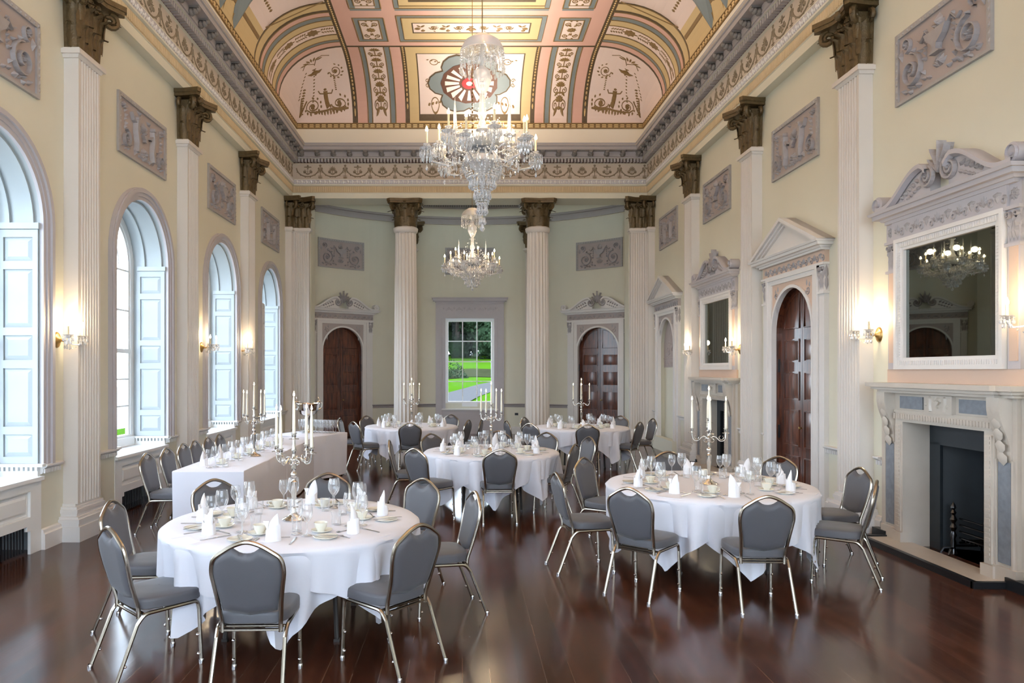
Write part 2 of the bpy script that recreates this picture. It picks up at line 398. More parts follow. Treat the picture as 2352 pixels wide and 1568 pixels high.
# outer shells so that daylight comes only through the windows
b = M()
b.box(XL-.75, XL-.62, YB-.2, 19.2, 4.6, 7.9); b.box(XL-.75, XL-.62, YB-.2, 19.2, -.1, 0.02)
ys = YB-.2
for c in WIN_L+[99]:
    e = min(c-WW-.02, 19.2); b.box(XL-.62, XL-.50, ys, e, -.1, 4.7); ys = c+WW+.02
for c in WIN_L: b.box(XL-.75, XL-.60, c-WW-.05, c+WW+.05, -.1, .79)
struct('wall_outer_left', b, 'stone', smooth=0)
b = M(); b.box(5.50, 5.62, YB-.2, 23.6, -.1, 9.6); struct('wall_outer_right', b, 'stone', smooth=0)
b = M(); b.box(-5.2, 5.62, YB-.2, 23.6, 9.42, 9.55); struct('roof', b, 'stone', smooth=0)
b = M()
def AO(th, z): return (AC[0]+(AR+.42)*sin(th), AC[1]+(AR+.42)*cos(th), z)
for t0, t1, z0, z1 in ((-1.15,-ww-.01,-.1,9.5),(ww+.01,1.15,-.1,9.5),(-ww-.01,ww+.01,-.1,.86),(-ww-.01,ww+.01,3.45,9.5)):
    n = max(4, int(abs(t1-t0)*20))
    for i in range(n):
        u = t0+(t1-t0)*i/n; w = t0+(t1-t0)*(i+1)/n
        b.add([AO(u,z0),AO(w,z0),AO(w,z1),AO(u,z1)], [(3,2,1,0)])
struct('wall_outer_apse', b, 'stone', smooth=0)

# ---- baseboards and dado rail
SK = [(0,0),(.05,0),(.05,.16),(.035,.175),(.03,.205),(0,.215)]
RAIL = [(0,.79),(.02,.795),(.03,.82),(.03,.845),(.06,.86),(.075,.875),(.075,.892),(0,.895)]
def runs(ys, ye, gaps):
    out = []; y = ys
    for a, c in sorted(gaps):
        if a > y: out.append((y, a))
        y = max(y, c)
    if y < ye: out.append((y, ye))
    return out
def rail_dentils(b, fn, y0, y1):
    n = int((y1-y0)/.045)
    for i in range(n):
        y = y0+(i+.5)*(y1-y0)/n
        p = [fn(.028,y-.012,.80),fn(.045,y-.012,.80),fn(.045,y+.012,.80),fn(.028,y+.012,.80),fn(.028,y-.012,.845),fn(.045,y-.012,.845),fn(.045,y+.012,.845),fn(.028,y+.012,.845)]
        b.add(p, [(0,3,2,1),(4,5,6,7),(0,1,5,4),(1,2,6,5),(2,3,7,6),(3,0,4,7)])
gl = [(c-WW, c+WW) for c in WIN_L]; gp = [(c-.36, c+.36) for c in PIL_L+[2.0,5.2,-1.3]]
b = M()
for a, c in runs(YB, 18.35, gl): b.sweep(SK, [a, c], lambda t,d,z: WL(d,t,z))
struct('baseboard_left', b, 'white', smooth=0)
b = M()
for a, c in runs(YB, 18.35, gl+gp): b.sweep(RAIL, [a, c], lambda t,d,z: WL(d,t,z)); rail_dentils(b, WL, a, c)
struct('trim_1', b, 'white', smooth=0, label='dado rail of the window wall')
gr = [(c-1.12, c+1.12) for c in FP]+[(DOOR_R-.95, DOOR_R+.95),(NICHE-.9, NICHE+.9)]
b = M()
for a, c in runs(YB, 18.35, gr): b.sweep(SK, [a, c], lambda t,d,z: WR(d,t,z))
struct('baseboard_right', b, 'white', smooth=0)
b = M()
for a, c in runs(YB, 18.35, gr+[(p-.36,p+.36) for p in PIL_R+[5.5,2.3,-.9]]): b.sweep(RAIL, [a, c], lambda t,d,z: WR(d,t,z)); rail_dentils(b, WR, a, c)
struct('trim_2', b, 'white', smooth=0, label='dado rail of the fireplace wall')
b = M(); b2 = M()
for a, c in ((-TH_D+.17, -.17), (.17, TH_D-.17), (-1.0,-TH_D-.17), (TH_D+.17, 1.0)):
    path = [a+(c-a)*i/12 for i in range(13)]
    b.sweep(SK, path, AP); b2.sweep(RAIL, path, AP)
struct('baseboard_apse', b, 'white'); struct('trim_3', b2, 'corn', label='dado rail of the apse')

# ---- entablature (architrave, leaf band, frieze, dentils, brackets, corona)
PROF = [(0,6.20),(.15,6.20),(.15,6.33),(.165,6.34),(.165,6.50),(.20,6.515),(.20,6.545),(.175,6.55),(.205,6.655),(.205,6.67),(.15,6.68),(.15,7.06),(.19,7.07),(.19,7.155),(.32,7.16),(.32,7.195),(.34,7.20),(.34,7.315),(.50,7.32),(.50,7.40),(.525,7.41),(.54,7.465),(.54,7.48),(.26,7.48)]
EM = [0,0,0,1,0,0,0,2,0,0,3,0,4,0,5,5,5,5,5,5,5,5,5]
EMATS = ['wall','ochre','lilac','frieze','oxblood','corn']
def ent_ornament(fn, a, c, name):
    L = c-a
    r = Rel(); n = round(L/0.62); w = L/n                    # frieze: garland swags, anthemia and urns
    for i in range(n):
        x = a+(i+.5)*w
        pts = [(x+w*.46*sin(t), 6.985-.24*cos(t)) for t in [(-1.45+2.9*k/14) for k in range(15)]]
        r.stroke(pts, .014, .012)
        for p in pts[2:-2:2]: r.leaf(p[0], p[1], atan2(p[1]-6.985, p[0]-x)*1, .035, .03)
        for s in (-1, 1): r.disc(x+s*.085, 6.865, .032, .014, 8); r.spiral(x+s*.085, 6.865, .05, .02, .9, pi/2, s, .006)
        if i % 2: r.palm(x, 6.90, pi/2, .12, 7)
        else: r.urn(x, 6.96, .10); r.stroke([(x-.09,6.985),(x+.09,6.985)], .012)
        r.stroke([(x,6.78),(x,6.90)], .008); r.leaf(x, 6.80, .5, .07, .035); r.leaf(x, 6.80, pi-.5, .07, .035)
        x2 = x+w/2
        r.stroke([(x2,6.74),(x2,7.0)], .008); r.disc(x2, 6.72, .055, .014, 10, .02); r.leaf(x2, 6.83, pi/2, .12, .06); r.leaf(x2-.02, 6.98, -2.2, .07, .04); r.leaf(x2+.02, 6.98, -.9, .07, .04)
        r.disc(x2, 7.02, .03, .014, 8); r.stroke([(x2-.05,6.76),(x2+.05,6.76)], .008)
    b = M(); r.put(b, lambda x,y,h: fn(x,.15+h,y)); yield name+'_frieze', 'frieze_ornament', b, 'frieze_or'
    b = M(); n = round(L/.082); w = L/n                      # dentils
    for i in range(n):
        x = a+(i+.5)*w; q = w*.30
        p = [fn(x-q,.18,7.075),fn(x+q,.18,7.075),fn(x+q,.295,7.075),fn(x-q,.295,7.075),fn(x-q,.18,7.16),fn(x+q,.18,7.16),fn(x+q,.295,7.16),fn(x-q,.295,7.16)]
        b.add(p, [(0,1,2,3),(0,4,5,1),(1,5,6,2),(2,6,7,3),(3,7,4,0)])
    yield name+'_dentils', 'dentils', b, 'corn'
    b = M(); n = round(L/.40); w = L/n                       # acanthus brackets under the corona
    for i in range(n):
        x = a+(i+.5)*w
        for k, (d, z, rr) in enumerate(((.36,7.235,.058),(.42,7.25,.052),(.465,7.275,.042))):
            pts = []
            for j in range(5):
                for g in range(8):
                    aa = -pi/2+pi*j/4; t = 2*pi*g/8
                    pts.append(fn(x+rr*1.25*cos(aa)*cos(t), d+rr*cos(aa)*sin(t)*.9, z+rr*.95*sin(aa)))
            b.add(pts, [(j*8+g, j*8+(g+1)%8, (j+1)*8+(g+1)%8, (j+1)*8+g) for j in range(4) for g in range(8)])
        p = [fn(x-.05,.33,7.29),fn(x+.05,.33,7.29),fn(x+.05,.49,7.29),fn(x-.05,.49,7.29),fn(x-.05,.33,7.32),fn(x+.05,.33,7.32),fn(x+.05,.49,7.32),fn(x-.05,.49,7.32)]
        b.add(p, [(0,1,2,3),(0,4,5,1),(1,5,6,2),(2,6,7,3),(3,7,4,0)])
    yield name+'_brackets', 'bracket', b, 'bracket'
    r = Rel(); n = round(L/.115); w = L/n                    # white leaf band and fluted architrave
    for i in range(n):
        x = a+(i+.5)*w
        r.leaf(x, 6.560, pi/2, .088, w*.62, .022); r.leaf(x+w/2, 6.565, pi/2, .06, w*.3, .015)
    b = M(); r.put(b, lambda x,y,h: fn(x,.178+h+(y-6.55)*.28,y)); yield name+'_leaves', 'leaf_band', b, 'white'
    r = Rel(); n = round(L/.052); w = L/n
    for i in range(n): x = a+(i+.5)*w; r.stroke([(x,6.36),(x,6.485)], w*.33, .010)
    n = round(L/.034); w = L/n
    for i in range(n): r.disc(a+(i+.5)*w, 7.43, .009, .012, 5)
    b = M(); r.put(b, lambda x,y,h: fn(x,(.165 if y < 7 else .525)+h,y)); yield name+'_flutes', 'flutes', b, 'ochre'
def entablature(n, fn, a, c, a_in, c_in, label, rev=False):
    b = M(); P = PROF
    # mitred ends: the path parameter is pulled in by d at the ends where beams meet
    b.sweep(P, [0, 1], lambda t,d,z: fn((a+a_in*d) if t == 0 else (c-c_in*d), d, z), EM, cap=False)
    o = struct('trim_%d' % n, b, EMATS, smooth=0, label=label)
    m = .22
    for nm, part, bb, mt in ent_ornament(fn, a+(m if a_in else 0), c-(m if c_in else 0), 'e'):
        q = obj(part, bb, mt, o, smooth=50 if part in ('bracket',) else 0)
    return o
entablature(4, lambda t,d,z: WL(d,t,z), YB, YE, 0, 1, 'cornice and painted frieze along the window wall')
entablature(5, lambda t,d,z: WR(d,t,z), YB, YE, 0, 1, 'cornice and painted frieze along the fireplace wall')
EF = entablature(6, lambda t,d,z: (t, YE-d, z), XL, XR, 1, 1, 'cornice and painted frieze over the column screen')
b = M(); b.box(XL, XR, YE-.01, YE+.60, 6.20, 7.3); b.box(XL-.3, XR+.3, YE+.0, YE+.6, 7.3, 9.5)
struct('beam', b, 'wall', smooth=0, label='cream beam carried by the columns')

# ---- apse ceiling with its own small cornice
b = M()
path = [-1.0+2.0*i/48 for i in range(49)]
b.sweep([(0,6.20),(.06,6.20),(.06,6.36),(.09,6.37),(.09,6.42),(.07,6.43),(.07,6.66),(.16,6.68),(.16,6.76),(.27,6.80),(.30,6.88),(.30,6.92),(.1,6.93)], path, AP, [0,1,1,1,1,0,1,1,1,1,1,1,1])
o = struct('trim_7', b, ['wall','corn'], smooth=30, label='cornice of the apse')
b = M()
for i in range(150):
    t = -.93+1.86*(i+.5)/150; q = .0035
    b.add([AP(t-q,.15,6.69),AP(t+q,.15,6.69),AP(t+q,.22,6.69),AP(t-q,.22,6.69),AP(t-q,.15,6.76),AP(t+q,.15,6.76),AP(t+q,.22,6.76),AP(t-q,.22,6.76)], [(0,1,2,3),(0,4,5,1),(1,5,6,2),(2,6,7,3),(3,7,4,0)])
obj('dentils', b, 'bracket', o, smooth=0)
b = M(); rows = []
for j in range(9):
    f = j/8; rr = (AR-.2)*(1-f); z = 6.9+1.6*sin(f*pi/2)
    rows.append([(AC[0]+(AR-.1)*sin(t)*(1-f), AC[1]+3.0+((AR-.1)*cos(t)-3.0)*(1-f), z) for t in path])
for j in range(8):
    for i in range(48): b.add([rows[j][i],rows[j][i+1],rows[j+1][i+1],rows[j+1][i]], [(0,1,2,3)])
struct('ceiling_apse', b, 'apse_c', smooth=60, label='pale blue half dome of the apse')

# ================================================================== CEILING
CF, CRS, CY, CRY = 2.86, 1.48, 16.58, 1.72
def CEIL(x, y, h=0.0):
    def z(x, y):
        a = min(1, max(0, (abs(x-XC)-CF)/CRS)); e = min(1, max(0, (y-CY)/CRY))
        return 8.05+1.15*sqrt(max(0,1-a*a)*max(0,1-e*e))
    p = V((x, y, z(x, y)))
    if h:
        d = 1e-3; n = V((-(z(x+d,y)-z(x-d,y))/(2*d), -(z(x,y+d)-z(x,y-d))/(2*d), 1.0)).normalized()
        p = p-n*h
    return p
def sub(bp, n):      # subdivide break points
    out = []
    for a, c in zip(bp, bp[1:]):
        k = max(1, int(abs(c-a)/n+.5)); out += [a+(c-a)*i/k for i in range(k)]
    return out+[bp[-1]]
def fan_phi(py):     # point of the end cove seen at image row py
    lo, hi = 0, pi/2
    for _ in range(40):
        mid = (lo+hi)/2; Y = CY+CRY*sin(mid); z = 8.05+1.15*cos(mid)
        if 850-(z-H)*F/Y < py: lo = mid
        else: hi = mid
    return CY+CRY*sin(lo)
YP0, YP1 = fan_phi(124), fan_phi(262)      # brown frame of the end panel
OFF = [0, 1.24, 1.27, 1.50, 1.61, 1.84, 1.86, 1.97, 1.99, 2.42, 2.44, 2.53, 2.55, 2.80, 2.93]
xb = sorted({XC+s*o for o in OFF for s in (-1,1)}|{XC+s*o for o in (1.25,1.47,1.57,1.84,1.96,2.36,2.48,CF) for s in (-1,1)})
cv = [XC+s*(CF+CRS*sin(pi/2*k/12)) for k in range(1,13) for s in (-1,1)]
xb = sorted(set(sub(xb, .4)+cv))
yb = sorted({CY+CRY*sin(pi/2*k/14) for k in range(1,15)}|{YP0,YP0-.03,YP1,YP1+.03}|{16.58,16.50,16.3,16.19,15.95,15.92,15.9,15.56,15.53,15.5,15.3,15.28,15.15,15.13,14.96,14.87,14.6,14.55,14.1,13.7,13.65,13.4,12.5,11,9,7,5,3,1,-1,YB,
          16.2,15.85,15.45,15.42,15.2,15.1,14.9,14.8,14.7,14.4,14.35,13.95,13.9})
def zone(x, y):
    o = abs(x-XC)
    if y > CY:                                # end cove
        if o > 2.93: return 0                 # corner fans
        if o > 2.80 or 1.50 < o < 1.61: return 4
        if 2.55 < o or 1.61 < o < 1.84: return 1
        if 2.44 < o < 2.53 or 1.86 < o < 1.97: return 3
        if 1.84 < o < 2.55 and not 1.99 < o < 2.42: return 4
        if 1.99 < o < 2.42: return 0
        if o < 1.24 and YP0 < y < YP1: return 0
        if o < 1.27 and YP0-.03 < y < YP1+.03: return 4
        return 2
    if o > CF or o > 2.80:                    # side coves
        if o < 2.93: return 4
        for lo, k in ((16.50,4),(16.3,1),(16.19,3),(15.95,2),(15.92,4),(15.56,0),(15.53,4),(15.3,2),(15.28,4),(15.15,3),(14.96,1),(14.87,4),(14.6,2),(14.55,4)):
            if y > lo: return k
        return 0 if o < 4.15 else 2
    if y > 16.50: return 4
    p = y if y > 14.9 else 14.9+((y-14.9) % 1.4)
    if y < 14.9: p = 16.3-((14.9-y) % 1.5)
    if p > 16.3: return 1
    if o < 1.57:
        if p < 15.1: return 1
        if o > 1.47 or p > 16.2 or p < 15.2: return 3
        if o < 1.24 and 15.45 < p < 15.85: return 0
        if o < 1.27 and 15.42 < p < 15.9: return 4
        return 2
    if 1.84 < o < 2.48 and 15.2 < p < 16.3:
        return 0 if 1.96 < o < 2.36 and 15.3 < p < 16.19 else 3
    return 1
b = M()
for i in range(len(xb)-1):
    for j in range(len(yb)-1):
        b.m = zone((xb[i]+xb[i+1])/2, (yb[j]+yb[j+1])/2)
        b.add([CEIL(xb[i],yb[j]),CEIL(xb[i+1],yb[j]),CEIL(xb[i+1],yb[j+1]),CEIL(xb[i],yb[j+1])], [(3,2,1,0)])
ceil = struct('ceiling', b, ['c_cream','c_pink','c_yel','c_blue','c_dark'], smooth=40, label='painted coved ceiling with gilded plasterwork')
# plain band and gilded guilloche under the cove
x0, x1, ye = XC-CF-CRS, XC+CF+CRS, CY+CRY
b = M()
for P in ([(x0,YB),(x0,ye)], [(x0,ye),(x1,ye)], [(x1,ye),(x1,YB)]):
    (ax,ay),(bx,by) = P
    b.add([(ax,ay,7.40),(bx,by,7.40),(bx,by,8.06),(ax,ay,8.06)], [(0,1,2,3)])
struct('trim_8', b, 'band', smooth=0, label='plain lit band under the ceiling')
b = M(); g = M()
def border(p0, p1, nrm):
    p0, p1 = V(p0), V(p1); L = (p1-p0).length; d = (p1-p0)/L; n = V(nrm)
    for z, r in ((7.93,.018),(8.045,.018)): b.tube([p0+V((0,0,z))+n*.01, p1+V((0,0,z))+n*.01], r, 6)
    k = int(L/.15)
    for i in range(k):
        c = p0+d*((i+.5)*L/k)+V((0,0,7.987))+n*.01
        for zz in (-.024,.024):
            g.add([c+d*(-.06)+V((0,0,zz-.015)), c+d*.06+V((0,0,zz-.015)), c+d*.045+V((0,0,zz+.015))+n*.012, c+d*(-.045)+V((0,0,zz+.015))+n*.012], [(0,1,2,3),(3,2,1,0)])
    b.add([p0+V((0,0,7.92))+n*.004, p1+V((0,0,7.92))+n*.004, p1+V((0,0,8.05))+n*.004, p0+V((0,0,8.05))+n*.004], [(0,1,2,3),(3,2,1,0)])
border((x0,4,0),(x0,ye,0),(1,0,0)); border((x0,ye,0),(x1,ye,0),(0,-1,0)); border((x1,ye,0),(x1,4,0),(-1,0,0))
o = struct('trim_9', b, 'gold', smooth=30, label='gilded guilloche border of the ceiling'); obj('guilloche', g, 'gilt', o, smooth=0)

# painted and gilded ornament, raised a few millimetres
def cput(r, mt, name, h0=0.002):
    b = M(); r.put(b, lambda x,y,h: CEIL(x,y,h0+h*.8), mirror=True); obj(name, b, mt, ceil, smooth=0)
r = Rel()
# brown lines along ribs (beads)
for s in (-1, 1):
    for o in (1.555, 2.865):
        y = 14.0 if o > 2 else CY
        while y < ye-.02: r.disc(XC+s*o, y, .022, .014, 6, .035); y += .085
rb = Rel(); rb.extend(r); 
r = Rel()
for s in (-1, 1):
    for o in (1.85, 1.98, 2.43, 2.54): r.stroke([(XC+s*o, CY+CRY*sin(pi/2*k/16)) for k in range(17)], .014, .010)
    for yv in (16.3,16.19,15.95,15.53,15.3,15.13,14.96,14.6):
        r.stroke([(XC+s*(CF+.05+(CRS-.05)*sin(pi/2*k/20)), yv) for k in range(21)], .014, .010)
    for a,c in ((1.84,2.48),):
        for y0,y1 in ((15.2,16.28),(13.7,14.8)):
            for e in (0,.11): r.stroke([(XC+s*(a+e),y0+e),(XC+s*(c-e),y0+e),(XC+s*(c-e),y1-e),(XC+s*(a+e),y1-e),(XC+s*(a+e),y0+e)], .016, .012)
for y0,y1 in ((15.1,16.3),(13.6,14.8)):
    for e in (0,.10): r.stroke([(XC-1.57+e,y0+e),(XC+1.57-e,y0+e),(XC+1.57-e,y1-e),(XC-1.57+e,y1-e),(XC-1.57+e,y0+e)], .016, .012)
# garlands in the side cove bands and rosettes in the small squares
for s in (-1, 1):
    n = 7
    for i in range(n):
        f = (i+.5)/n; X = XC+s*(CF+.1+(CRS-.12)*sin(pi/2*f)); r2 = .12
        sc = max(.35, cos(pi/2*f))
        if i % 2: r.rosette(X, 15.72, .13*sc+.02, 8); r.leaf(X, 15.72, 0, .2*sc, .06); r.leaf(X, 15.72, pi, .2*sc, .06)
        else:
            for k in range(-2,3):
                for q in (-1,1): r.leaf(X+k*.055*sc, 15.72+q*.02, q*1.1, .10, .045*sc)
    for yc in (15.75, 14.25):
        X = XC+s*2.16
        r.rosette(X, yc, .11, 8)
        for q in (-1,1):
            for e in (-1,1): r.spiral(X+q*.10, yc+e*.27, .075, .015, 1.3, -e*pi/2, q*e, .011); r.leaf(X+q*.03, yc+e*.14, e*pi/2+q*.5, .14, .06); r.leaf(X+q*.06, yc+e*.36, e*pi/2, .09, .05)
    # candelabra strip in the end cove
    X = XC+s*2.205; ys_ = [CY+CRY*sin(t) for t in (.12,.36,.60,.86,1.14)]
    for i, yv in enumerate(ys_):
        k = .62+.38*cos(.25*i); q = max(.30, sqrt(max(0,1-((yv-CY)/CRY)**2)))
        r.stroke([(X,yv-.16*q),(X,yv+.16*q)], .012)
        for t in range(-3,4): r.leaf(X, yv-.02*q, -pi/2+t*.42, .15*(.6+.4*q), .05)
        for e in (-1,1): r.spiral(X+e*.10, yv+.10*q, .065, .012, 1.4, -pi/2, e, .010); r.leaf(X+e*.03, yv+.14*q, pi/2-e*.9, .13, .05)
        r.disc(X, yv+.17*q, .055, .014, 8, .02)
    # corner fan
    def FN(u, w): # u 0..1 outward from rib, w 0..1 from rib arch down to the border
        return (XC+s*(2.98+(CRS-.16)*sin(pi/2*u)*.985), CY+.03+(CRY-.1)*sin(pi/2*w))
    def fs(pts, w): r.stroke([FN(*p) for p in pts], w, .010)
    def fl(u, w, a, L, W): x, y = FN(u, w); q = max(.3, cos(pi/2*w)); r.leaf(x, y, a if s > 0 else pi-a, L*(.55+.45*q), W)
    for cu, cw, R, d in ((.13,.80,.10,1),(.50,.78,.12,-1),(.12,.34,.07,1)):
        fs([(cu+(R*(1-.8*t/22))*cos(d*t*.45), cw+(R*1.15*(1-.8*t/22))*sin(d*t*.45)) for t in range(23)], .011)
        x, y = FN(cu, cw); r.rosette(x, y, .06, 7)
        for t in range(9): fl(cu+R*1.05*cos(t*.55), cw+R*1.2*sin(t*.55), t*.55+1, .08, .045)
    # dancing figure
    x, y = FN(.285, .56); r.disc(x, y, .038, .014, 8, .03)
    x, y = FN(.285, .62); r.disc(x, y, .045, .016, 8, .05)
    fs([(.285,.58),(.29,.66),(.285,.76),(.27,.86)], .05); fs([(.30,.62),(.36,.60),(.38,.55)], .014); fs([(.27,.62),(.21,.63),(.19,.58)], .014)
    fl(.27,.86,-1.2,.12,.08); fl(.29,.84,-1.9,.10,.07)
    # urn, palm and husks
    x, y = FN(.36, .26); r.urn(x, y, .20); r.poly([(x-.17,y+.02),(x+.17,y+.02),(x+.10,y+.10),(x-.10,y+.10)], .012)
    for t in range(7): fl(.30+.02*t, .12, -pi/2+(t-3)*.4, .17, .05)
    fs([(.14,.10),(.22,.07),(.30,.10),(.34,.18)], .010); fs([(.34,.16),(.44,.10),(.50,.16)], .010)
    for t in range(9): fl(.15, .40+.025*t, -pi/2, .04, .05); fl(.38+.012*t, .34+.045*t, -pi/2+.3, .05, .05); fl(.46+.03*t, .22+.035*t, .8, .07, .035)
    for t in range(12): fl(.60+.022*t, .42+.035*t, 2.3, .11, .05); fl(.58+.02*t, .62+.02*t, 1.0, .09, .045)
    for t in range(10): fl(.06+.045*t, .93-.02*abs(sin(t)), .3*t, .08, .05)
    fs([(.02,.90),(.13,.955),(.24,.90),(.30,.94),(.42,.96),(.55,.90),(.62,.80)], .012)
    fs([(.66,.52),(.74,.66),(.78,.80),(.72,.88)], .012)
    # big side medallion, partly out of the picture
    mx_, my_ = XC+s*(CF+CRS*.52), 12.9
    for rr in (.62, .56, .30): r.spiral(mx_, my_, rr, rr, 1, 0, 1, .02)
    for t in range(8): r.leaf(mx_, my_, t*pi/4, .55, .10); r.palm(mx_+.62*cos(t*pi/4+.39), my_+.72*sin(t*pi/4+.39), t*pi/4+.39, .16, 5)
    fsx = [(mx_-s*.45, 14.05-.1*k) for k in range(3)]
    for yv in (14.25,14.15,14.05,13.95,13.85): r.leaf(mx_+s*.28, yv, -pi/2, .09, .06); r.leaf(mx_-s*.30, yv, -pi/2, .09, .06)
    r.stroke([(XC+s*2.95,14.52),(XC+s*4.1,14.52)], .02)
    r.stroke([(XC+s*(CF+CRS*.93),14.52),(XC+s*(CF+CRS*.93),8.0)], .02)
# flat panels: griffins and scrolls
for yc in (15.65, 14.15):
    for i in range(-4,5):
        X = XC+i*.27
        if i == 0: r.urn(X, yc, .22)
        elif i % 2: r.scroll(X, yc-.02, .085, 0 if i > 0 else pi, 1 if i > 0 else -1, .012); 
        else: r.leaf(X, yc+.02, .2 if i > 0 else pi-.2, .15, .12); r.leaf(X, yc-.02, -2.2, .14, .06); r.leaf(X, yc-.02, -.9, .14, .06); r.leaf(X+.04, yc+.06, 1.5, .12, .09)
        r.leaf(X, yc+.12, pi/2-.6, .07, .04)
# end panel: medallion with scalloped ring
ym = fan_phi(190); 
for q in (-1,1):
    for py in (142, 238):
        y = fan_phi(py); X = XC+q*.86
        for t in range(5): r.leaf(X+q*(t-2)*.09, y+(-1 if py < 190 else 1)*(t-2)*.03*(1 if py < 190 else .35), q*.4, .07, .04)
        r.spiral(X, y, .10, .085, 1, 0, 1, .009)
    X = XC+q*1.04
    for t in (-1,1): r.spiral(X, ym+t*.05, .05, .012, 1.2, 0, t, .008)
cput(rb, 'gilt', 'gilded_beads'); cput(r, 'gold', 'gilded_ornament')
def ring(px, py, rx, ry, n=26):   # disc seen on the end cove, laid on the curved cove itself
    out = []
    for q in (1,.8,.6,.4,.2,.02):
        for i in range(n):
            a = 2*pi*i/n; sc = 1+(.035 if q == 1 and i % 2 else 0)
            y = fan_phi(min(280, max(111, py+ry*q*sc*sin(a)))); out.append(((px+rx*q*sc*cos(a)-1082)*y/F+XC, y))
    return out
def blob(lst, mt, name, h):
    b = M(); n = 26
    for P in lst: b.add([CEIL(x,y,h) for x,y in P], [(j*n+i, j*n+(i+1)%n, (j+1)*n+(i+1)%n, (j+1)*n+i) for j in range(5) for i in range(n)])
    obj(name, b, mt, ceil, smooth=50)
cx, cy = 1080, 190
blob([ring(cx+dx, cy+dy, 39, 29) for dx,dy in ((-56,0),(56,0),(-26,-36),(26,-36),(-26,38),(26,38))], 'c_dark', 'medallion_edge', .008)
blob([ring(cx+dx, cy+dy, 36, 26) for dx,dy in ((-56,0),(56,0),(-26,-36),(26,-36),(-26,38),(26,38))], 'c_blue', 'medallion_lobe', .014)
blob([ring(cx, cy, 64, 46)], 'c_rose', 'medallion_fan', .022)
r = Rel()
for i in range(16):
    a = 2*pi*i/16; P = [fan_phi(cy+k*46*.92*sin(a)) for k in (.4,.95)]
    r.stroke([((cx+k*64*.92*cos(a)-1082)*y/F+XC, y) for k, y in zip((.4,.95), P)], .022, .003, .050)
cput(r, 'c_cream', 'medallion_ray', .0235)
blob([ring(cx, cy, 17, 13)], 'c_red', 'medallion_heart', .030)
blob([ring(cx, cy, 7, 5)], 'c_cream', 'medallion_boss', .036)
for s, X in ((-1, XC-CF-CRS*.52), (1, XC+CF+CRS*.52)):   # blue scallops of the side medallions
    b = M()
    for t in range(6):
        a = t*pi/3+pi/6; r = Rel(); r.poly([(X+.55*cos(a)+.24*cos(q*pi/8), 12.9+.75*sin(a)+.24*sin(q*pi/8)) for q in range(16)], .006); r.put(b, lambda x,y,h: CEIL(x,y,.001+h), mirror=True)
    obj('medallion_scallop', b, 'c_blue', ceil, smooth=0)
# ================================================================== WALL PIECES (local frame: +Y comes out of the wall)
def onto(o, wall, c, d=0.0):
    if wall == 'L': o.location = (XL+d, c, 0); o.rotation_euler = (0,0,-pi/2)
    elif wall == 'R': o.location = (XR-d, c, 0); o.rotation_euler = (0,0,pi/2)
    elif wall == 'A': o.location = AP(c, d, 0); o.rotation_euler = (0,0,pi-c)
    elif wall == 'E': o.location = (c, YE-.15+d, 0); o.rotation_euler = (0,0,pi)
    return o
def acanthus(b, p, a, w, h, curl=.09, n=7):
    """a leaf standing at p, leaning out along angle a, its tip rolled over"""
    ox, oy = cos(a), sin(a); tx, ty = -oy, ox; vs = []; fs = []
    for j in range(n+1):
        s = j/n
        if s < .72: z = h*s/.72*.93; o = curl*.28*s*s
        else:
            q = (s-.72)/.28*pi*.95; z = h*.93+h*.10*sin(q); o = curl*.15+curl*.55*(1-cos(q))*.9
        ww = w*(.62+.38*sin(pi*min(1,s*1.15)))*(1 if j % 2 else .78)*(1 if s < .8 else .6)
        for k, f in enumerate((-1,-.5,0,.5,1)):
            dp = o+(.016 if k in (1,3) else (.024 if k == 2 else -.004))
            vs.append((p[0]+ox*dp+tx*f*ww/2, p[1]+oy*dp+ty*f*ww/2, p[2]+z))
    for j in range(n):
        for k in range(4): fs.append((j*5+k, j*5+k+1, (j+1)*5+k+1, (j+1)*5+k))
    b.add(vs, fs)
def volute(b, c, a, r, th=.05):
    ox, oy = cos(a), sin(a)
    pts = [(c[0]+ox*(r*(1-.8*t/20)*cos(-pi*.5+t*.5)+0), c[1]+oy*(r*(1-.8*t/20)*cos(-pi*.5+t*.5)), c[2]+r*(1-.8*t/20)*sin(pi*.5-t*.5)) for t in range(21)]
    b.tube(pts, [th*(1-.5*t/20) for t in range(21)], 6)
